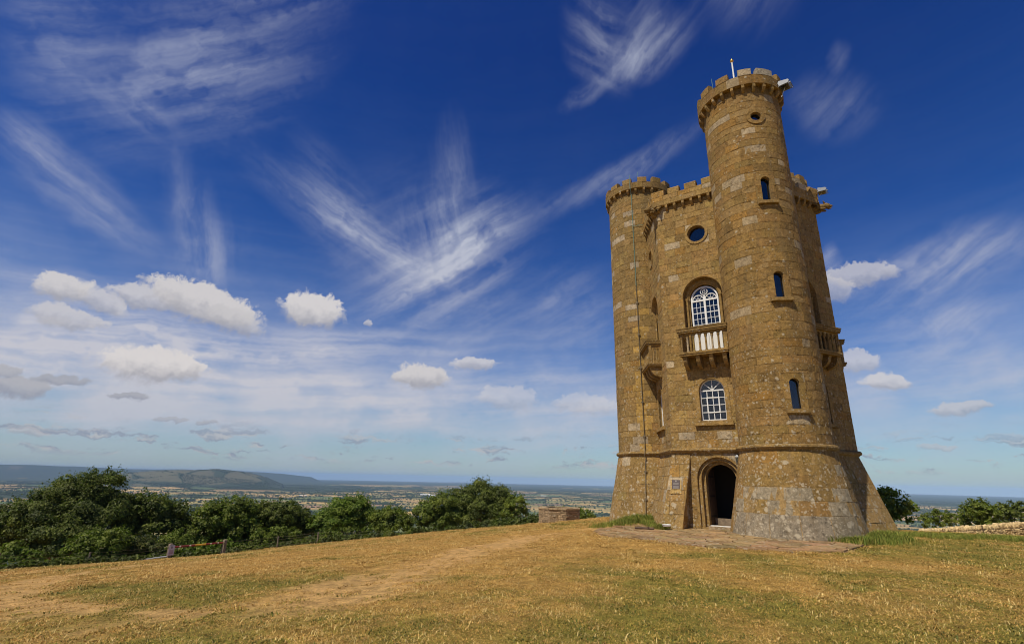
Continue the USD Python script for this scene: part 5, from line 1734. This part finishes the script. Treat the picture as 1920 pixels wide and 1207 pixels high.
def build_grass():
    rng = np.random.default_rng(3)
    straw = [(.46, .285, .078), (.54, .36, .12), (.38, .225, .052), (.44, .255, .066)]
    olive = [(.22, .18, .028), (.29, .22, .04), (.35, .25, .055), (.18, .155, .024)]
    green = [(.085, .115, .022), (.11, .13, .028), (.14, .145, .035)]
    pale = [(.62, .47, .19), (.55, .40, .14)]
    protos = [tuft(rng, 70, .030, .19, straw, 1.35, .0055) for _ in range(3)] + [tuft(rng, 70, .032, .19, olive + straw[:1], 1.2, .0055) for _ in range(3)] + [tuft(rng, 60, .042, .18, green + olive, 1.0, .0055) for _ in range(2)] + [tuft(rng, 12, .060, .2, pale, 1.0, .0038) for _ in range(2)]
    P = []
    for r0, r1, dens, sc in ((3.5, 9, 62, .9), (9, 16, 34, 1.05), (16, 28, 15, 1.35), (28, 62, 5.0, 1.9)):
        area = math.pi * (r1 ** 2 - r0 ** 2) * 116 / 360
        n = int(area * dens)
        r = np.sqrt(rng.uniform(r0 ** 2, r1 ** 2, n)); az = rng.uniform(-84, 32, n)
        x = CAM_POS[0] + r * np.sin(np.radians(az)); y = CAM_POS[1] + r * np.cos(np.radians(az))
        P.append(np.stack([x, y, np.full(n, sc)], 1))
    P = np.vstack(P)
    pt = shapely.points(P[:, 0], P[:, 1])
    tower = unary_union([Polygon(V).buffer(.4)] + [Point(*V[k]).buffer(2.2) for k in (0, 2, 4)])
    ok = (shapely.distance(PAVING, pt) > .05) & (shapely.distance(tower, pt) > .02) & (shapely.distance(HILLTOP, pt) < 2.5)
    w, g = worn(P[:, 0], P[:, 1]), greenness(P[:, 0], P[:, 1])
    ok &= rng.random(len(P)) > w * .82
    P, w, g = P[ok], w[ok], g[ok]
    z = land(P[:, 0], P[:, 1], False) + .05 * fbm(np.stack([P[:, 0] * .8, P[:, 1] * .8, np.zeros(len(P))], 1))
    u = rng.random(len(P))
    kind = np.where(u < g * .62, 1, np.where(u < g * .62 + np.clip(g - .7, 0, 1) * .9, 2, 0))
    kind = np.where(rng.random(len(P)) < .14 * (1 - w), 3, kind)
    lo, cnt = np.array([0, 3, 6, 8])[kind], np.array([3, 3, 2, 2])[kind]
    idx = lo + (rng.random(len(P)) * cnt).astype(int)
    scatter('grass', 'short sun-dried grass over the hilltop meadow', protos, np.stack([P[:, 0], P[:, 1], z], 1), idx, P[:, 2] * rng.uniform(.75, 1.3, len(P)), 4)
    # long green grass against the foot of the turrets
    protos = [tuft(rng, 44, .25, .20, [(.13, .175, .022), (.18, .21, .03), (.30, .26, .06), (.10, .14, .02)], .8, .007) for _ in range(3)]
    Q = []
    for cx, cy, sx, sy, n in ((-4.9, -2.0, 1.3, .55, 240), (-3.6, -2.9, .6, .4, 90), (-3.45, -4.05, .22, .22, 40), (3.05, -6.1, .55, .4, 120), (4.0, -5.0, .6, .7, 120), (6.1, -1.7, 1.1, .7, 130), (9.5, -.5, 3.0, 1.2, 300)):
        q = rng.normal(size=(n, 2)) * (sx, sy) * .62 + (cx, cy); Q.append(q)
    Q = np.vstack(Q)
    pt = shapely.points(Q[:, 0], Q[:, 1])
    solid = unary_union([Polygon(V).buffer(.75)] + [Point(*V[k]).buffer(2.28) for k in (0, 2, 4)])
    Q = Q[(shapely.distance(solid, pt) > .0) & (shapely.distance(PAVING, pt) > -.1)]
    z = land(Q[:, 0], Q[:, 1], False)
    scatter('long_grass', 'long green grass at the foot of the tower', protos, np.stack([Q[:, 0], Q[:, 1], z], 1), rng.integers(0, 3, len(Q)), rng.uniform(.45, 1.1, len(Q)) * np.where(Q[:, 0] > 5, .6, 1.0), 9)


build_grass()

def undergrowth():
    """Brambles and saplings that fill the bank below the fence."""
    rng = np.random.default_rng(66)
    B = HILLTOP.exterior
    P_, N_, S_, T_ = [], [], [], []
    for k_ in range(2100):
        az = rng.uniform(-76, -17.5) if k_ < 1400 else rng.uniform(-66, -44)
        # where this direction leaves the hilltop
        ray = LineString([tuple(look(az, 20)), tuple(look(az, 130))]).intersection(B)
        if ray.is_empty:
            continue
        q = ray if ray.geom_type == 'Point' else list(ray.geoms)[0]
        d0 = math.hypot(q.x - CAM_POS[0], q.y - CAM_POS[1])
        off = rng.uniform(1.8, 9.0)
        x, y = look(az, d0 + off)
        z = float(land(np.array([x]), np.array([y]), False)[0])
        r = rng.uniform(.45, .95) * (1 if off > 4 else .6)
        n = 85
        g = rng.normal(size=(n, 3)); g /= np.linalg.norm(g, axis=1, keepdims=True); g[:, 2] = np.abs(g[:, 2]) * 1.1
        P_.append(np.array([x, y, z + rng.uniform(0, .12 * off)]) + g * r * rng.uniform(.5, 1, (n, 1)))
        N_.append(g + rng.normal(0, .6, (n, 3)) + [0, 0, .3]); S_.append(.22 * rng.uniform(.6, 1.2, n))
        base = np.array((DEEP + MIDG)[rng.integers(6)]) * rng.uniform(.5, .85)
        T_.append(base * rng.uniform(.7, 1.3, (n, 1)))
    P_, N_, S_, T_ = np.vstack(P_), np.vstack(N_), np.concatenate(S_), np.vstack(T_)
    N_ /= np.linalg.norm(N_, axis=1, keepdims=True)
    a = np.cross(N_, rng.normal(size=N_.shape)); a /= np.linalg.norm(a, axis=1, keepdims=True) + 1e-9
    b = np.cross(N_, a); s = S_[:, None]
    q = np.stack([P_ - a * s * .62, P_ - b * s * .36, P_ + a * s * .62, P_ + b * s * .36 + N_ * s * .1], 1).reshape(-1, 3)
    k = np.arange(len(P_)) * 4
    F = np.vstack([np.stack([k, k + 1, k + 2], 1), np.stack([k, k + 2, k + 3], 1)])
    put('/World', 'undergrowth', (q, F), M_LEAF, tone=np.vstack([T_, T_]), label='low brambles and saplings filling the bank below the fence', category='undergrowth', kind='stuff')


undergrowth()

def village():
    """Houses and sheds far down on the plain."""
    rng = np.random.default_rng(31)
    def at(az, el):
        d = 255 / math.tan(R(-el)); P = look(az, d)
        return P[0], P[1], float(land(P[:1], P[1:])[0])
    lab = 'pale far-off village house among the trees of the plain'
    spots = [(az, el) for az, el in zip(rng.uniform(-40.8, -35.2, 26), rng.uniform(-3.45, -2.25, 26))]
    x, y, z = at(*spots[0])
    src = holder('village_house', lab, 'house', 'houses of the far village', loc=(x, y, z), rot=rng.uniform(0, 180))
    wall = bx(-7, 7, -4.2, 4.2, -2, 5.5)
    put(src, 'wall', wall, M_TONE, tone=np.array([.62, .50, .34]))
    put(src, 'roof', trimesh.convex.convex_hull(np.array([(a * 7.4, b * 4.8, 5.3) for a in (-1, 1) for b in (-1, 1)] + [(-7.4, 0, 9.3), (7.4, 0, 9.3)])), M_TONE, tone=np.array([.24, .16, .11]))
    put(src, 'chimney', bx(5.2, 6.4, -.6, .6, 8, 10.6), M_TONE, tone=np.array([.40, .28, .18]))
    for az, el in spots[1:]:
        copy_of(src, 'village_house', lab, 'houses of the far village', at(az, el), rng.uniform(0, 180), rng.uniform(.85, 1.35), 'house')
    lab2 = 'long white-roofed shed far off on the plain'
    x, y, z = at(-33.35, -1.75)
    src = holder('white_shed', lab2, 'shed', 'white sheds far off on the plain', loc=(x, y, z), rot=35)
    put(src, 'wall', bx(-75, 75, -28, 28, -3, 9), M_TONE, tone=np.array([.70, .70, .70]))
    put(src, 'roof', trimesh.convex.convex_hull(np.array([(a * 77, b * 30, 8.9) for a in (-1, 1) for b in (-1, 1)] + [(-77, 0, 15), (77, 0, 15)])), M_TONE, tone=np.array([.80, .80, .82]))
    for az, el, sc in ((-32.6, -1.78, .8), (-20.7, -1.6, .6), (-45.5, -2.0, .6)):
        copy_of(src, 'white_shed', lab2, 'white sheds far off on the plain', at(az, el), 35, sc, 'shed')


village()
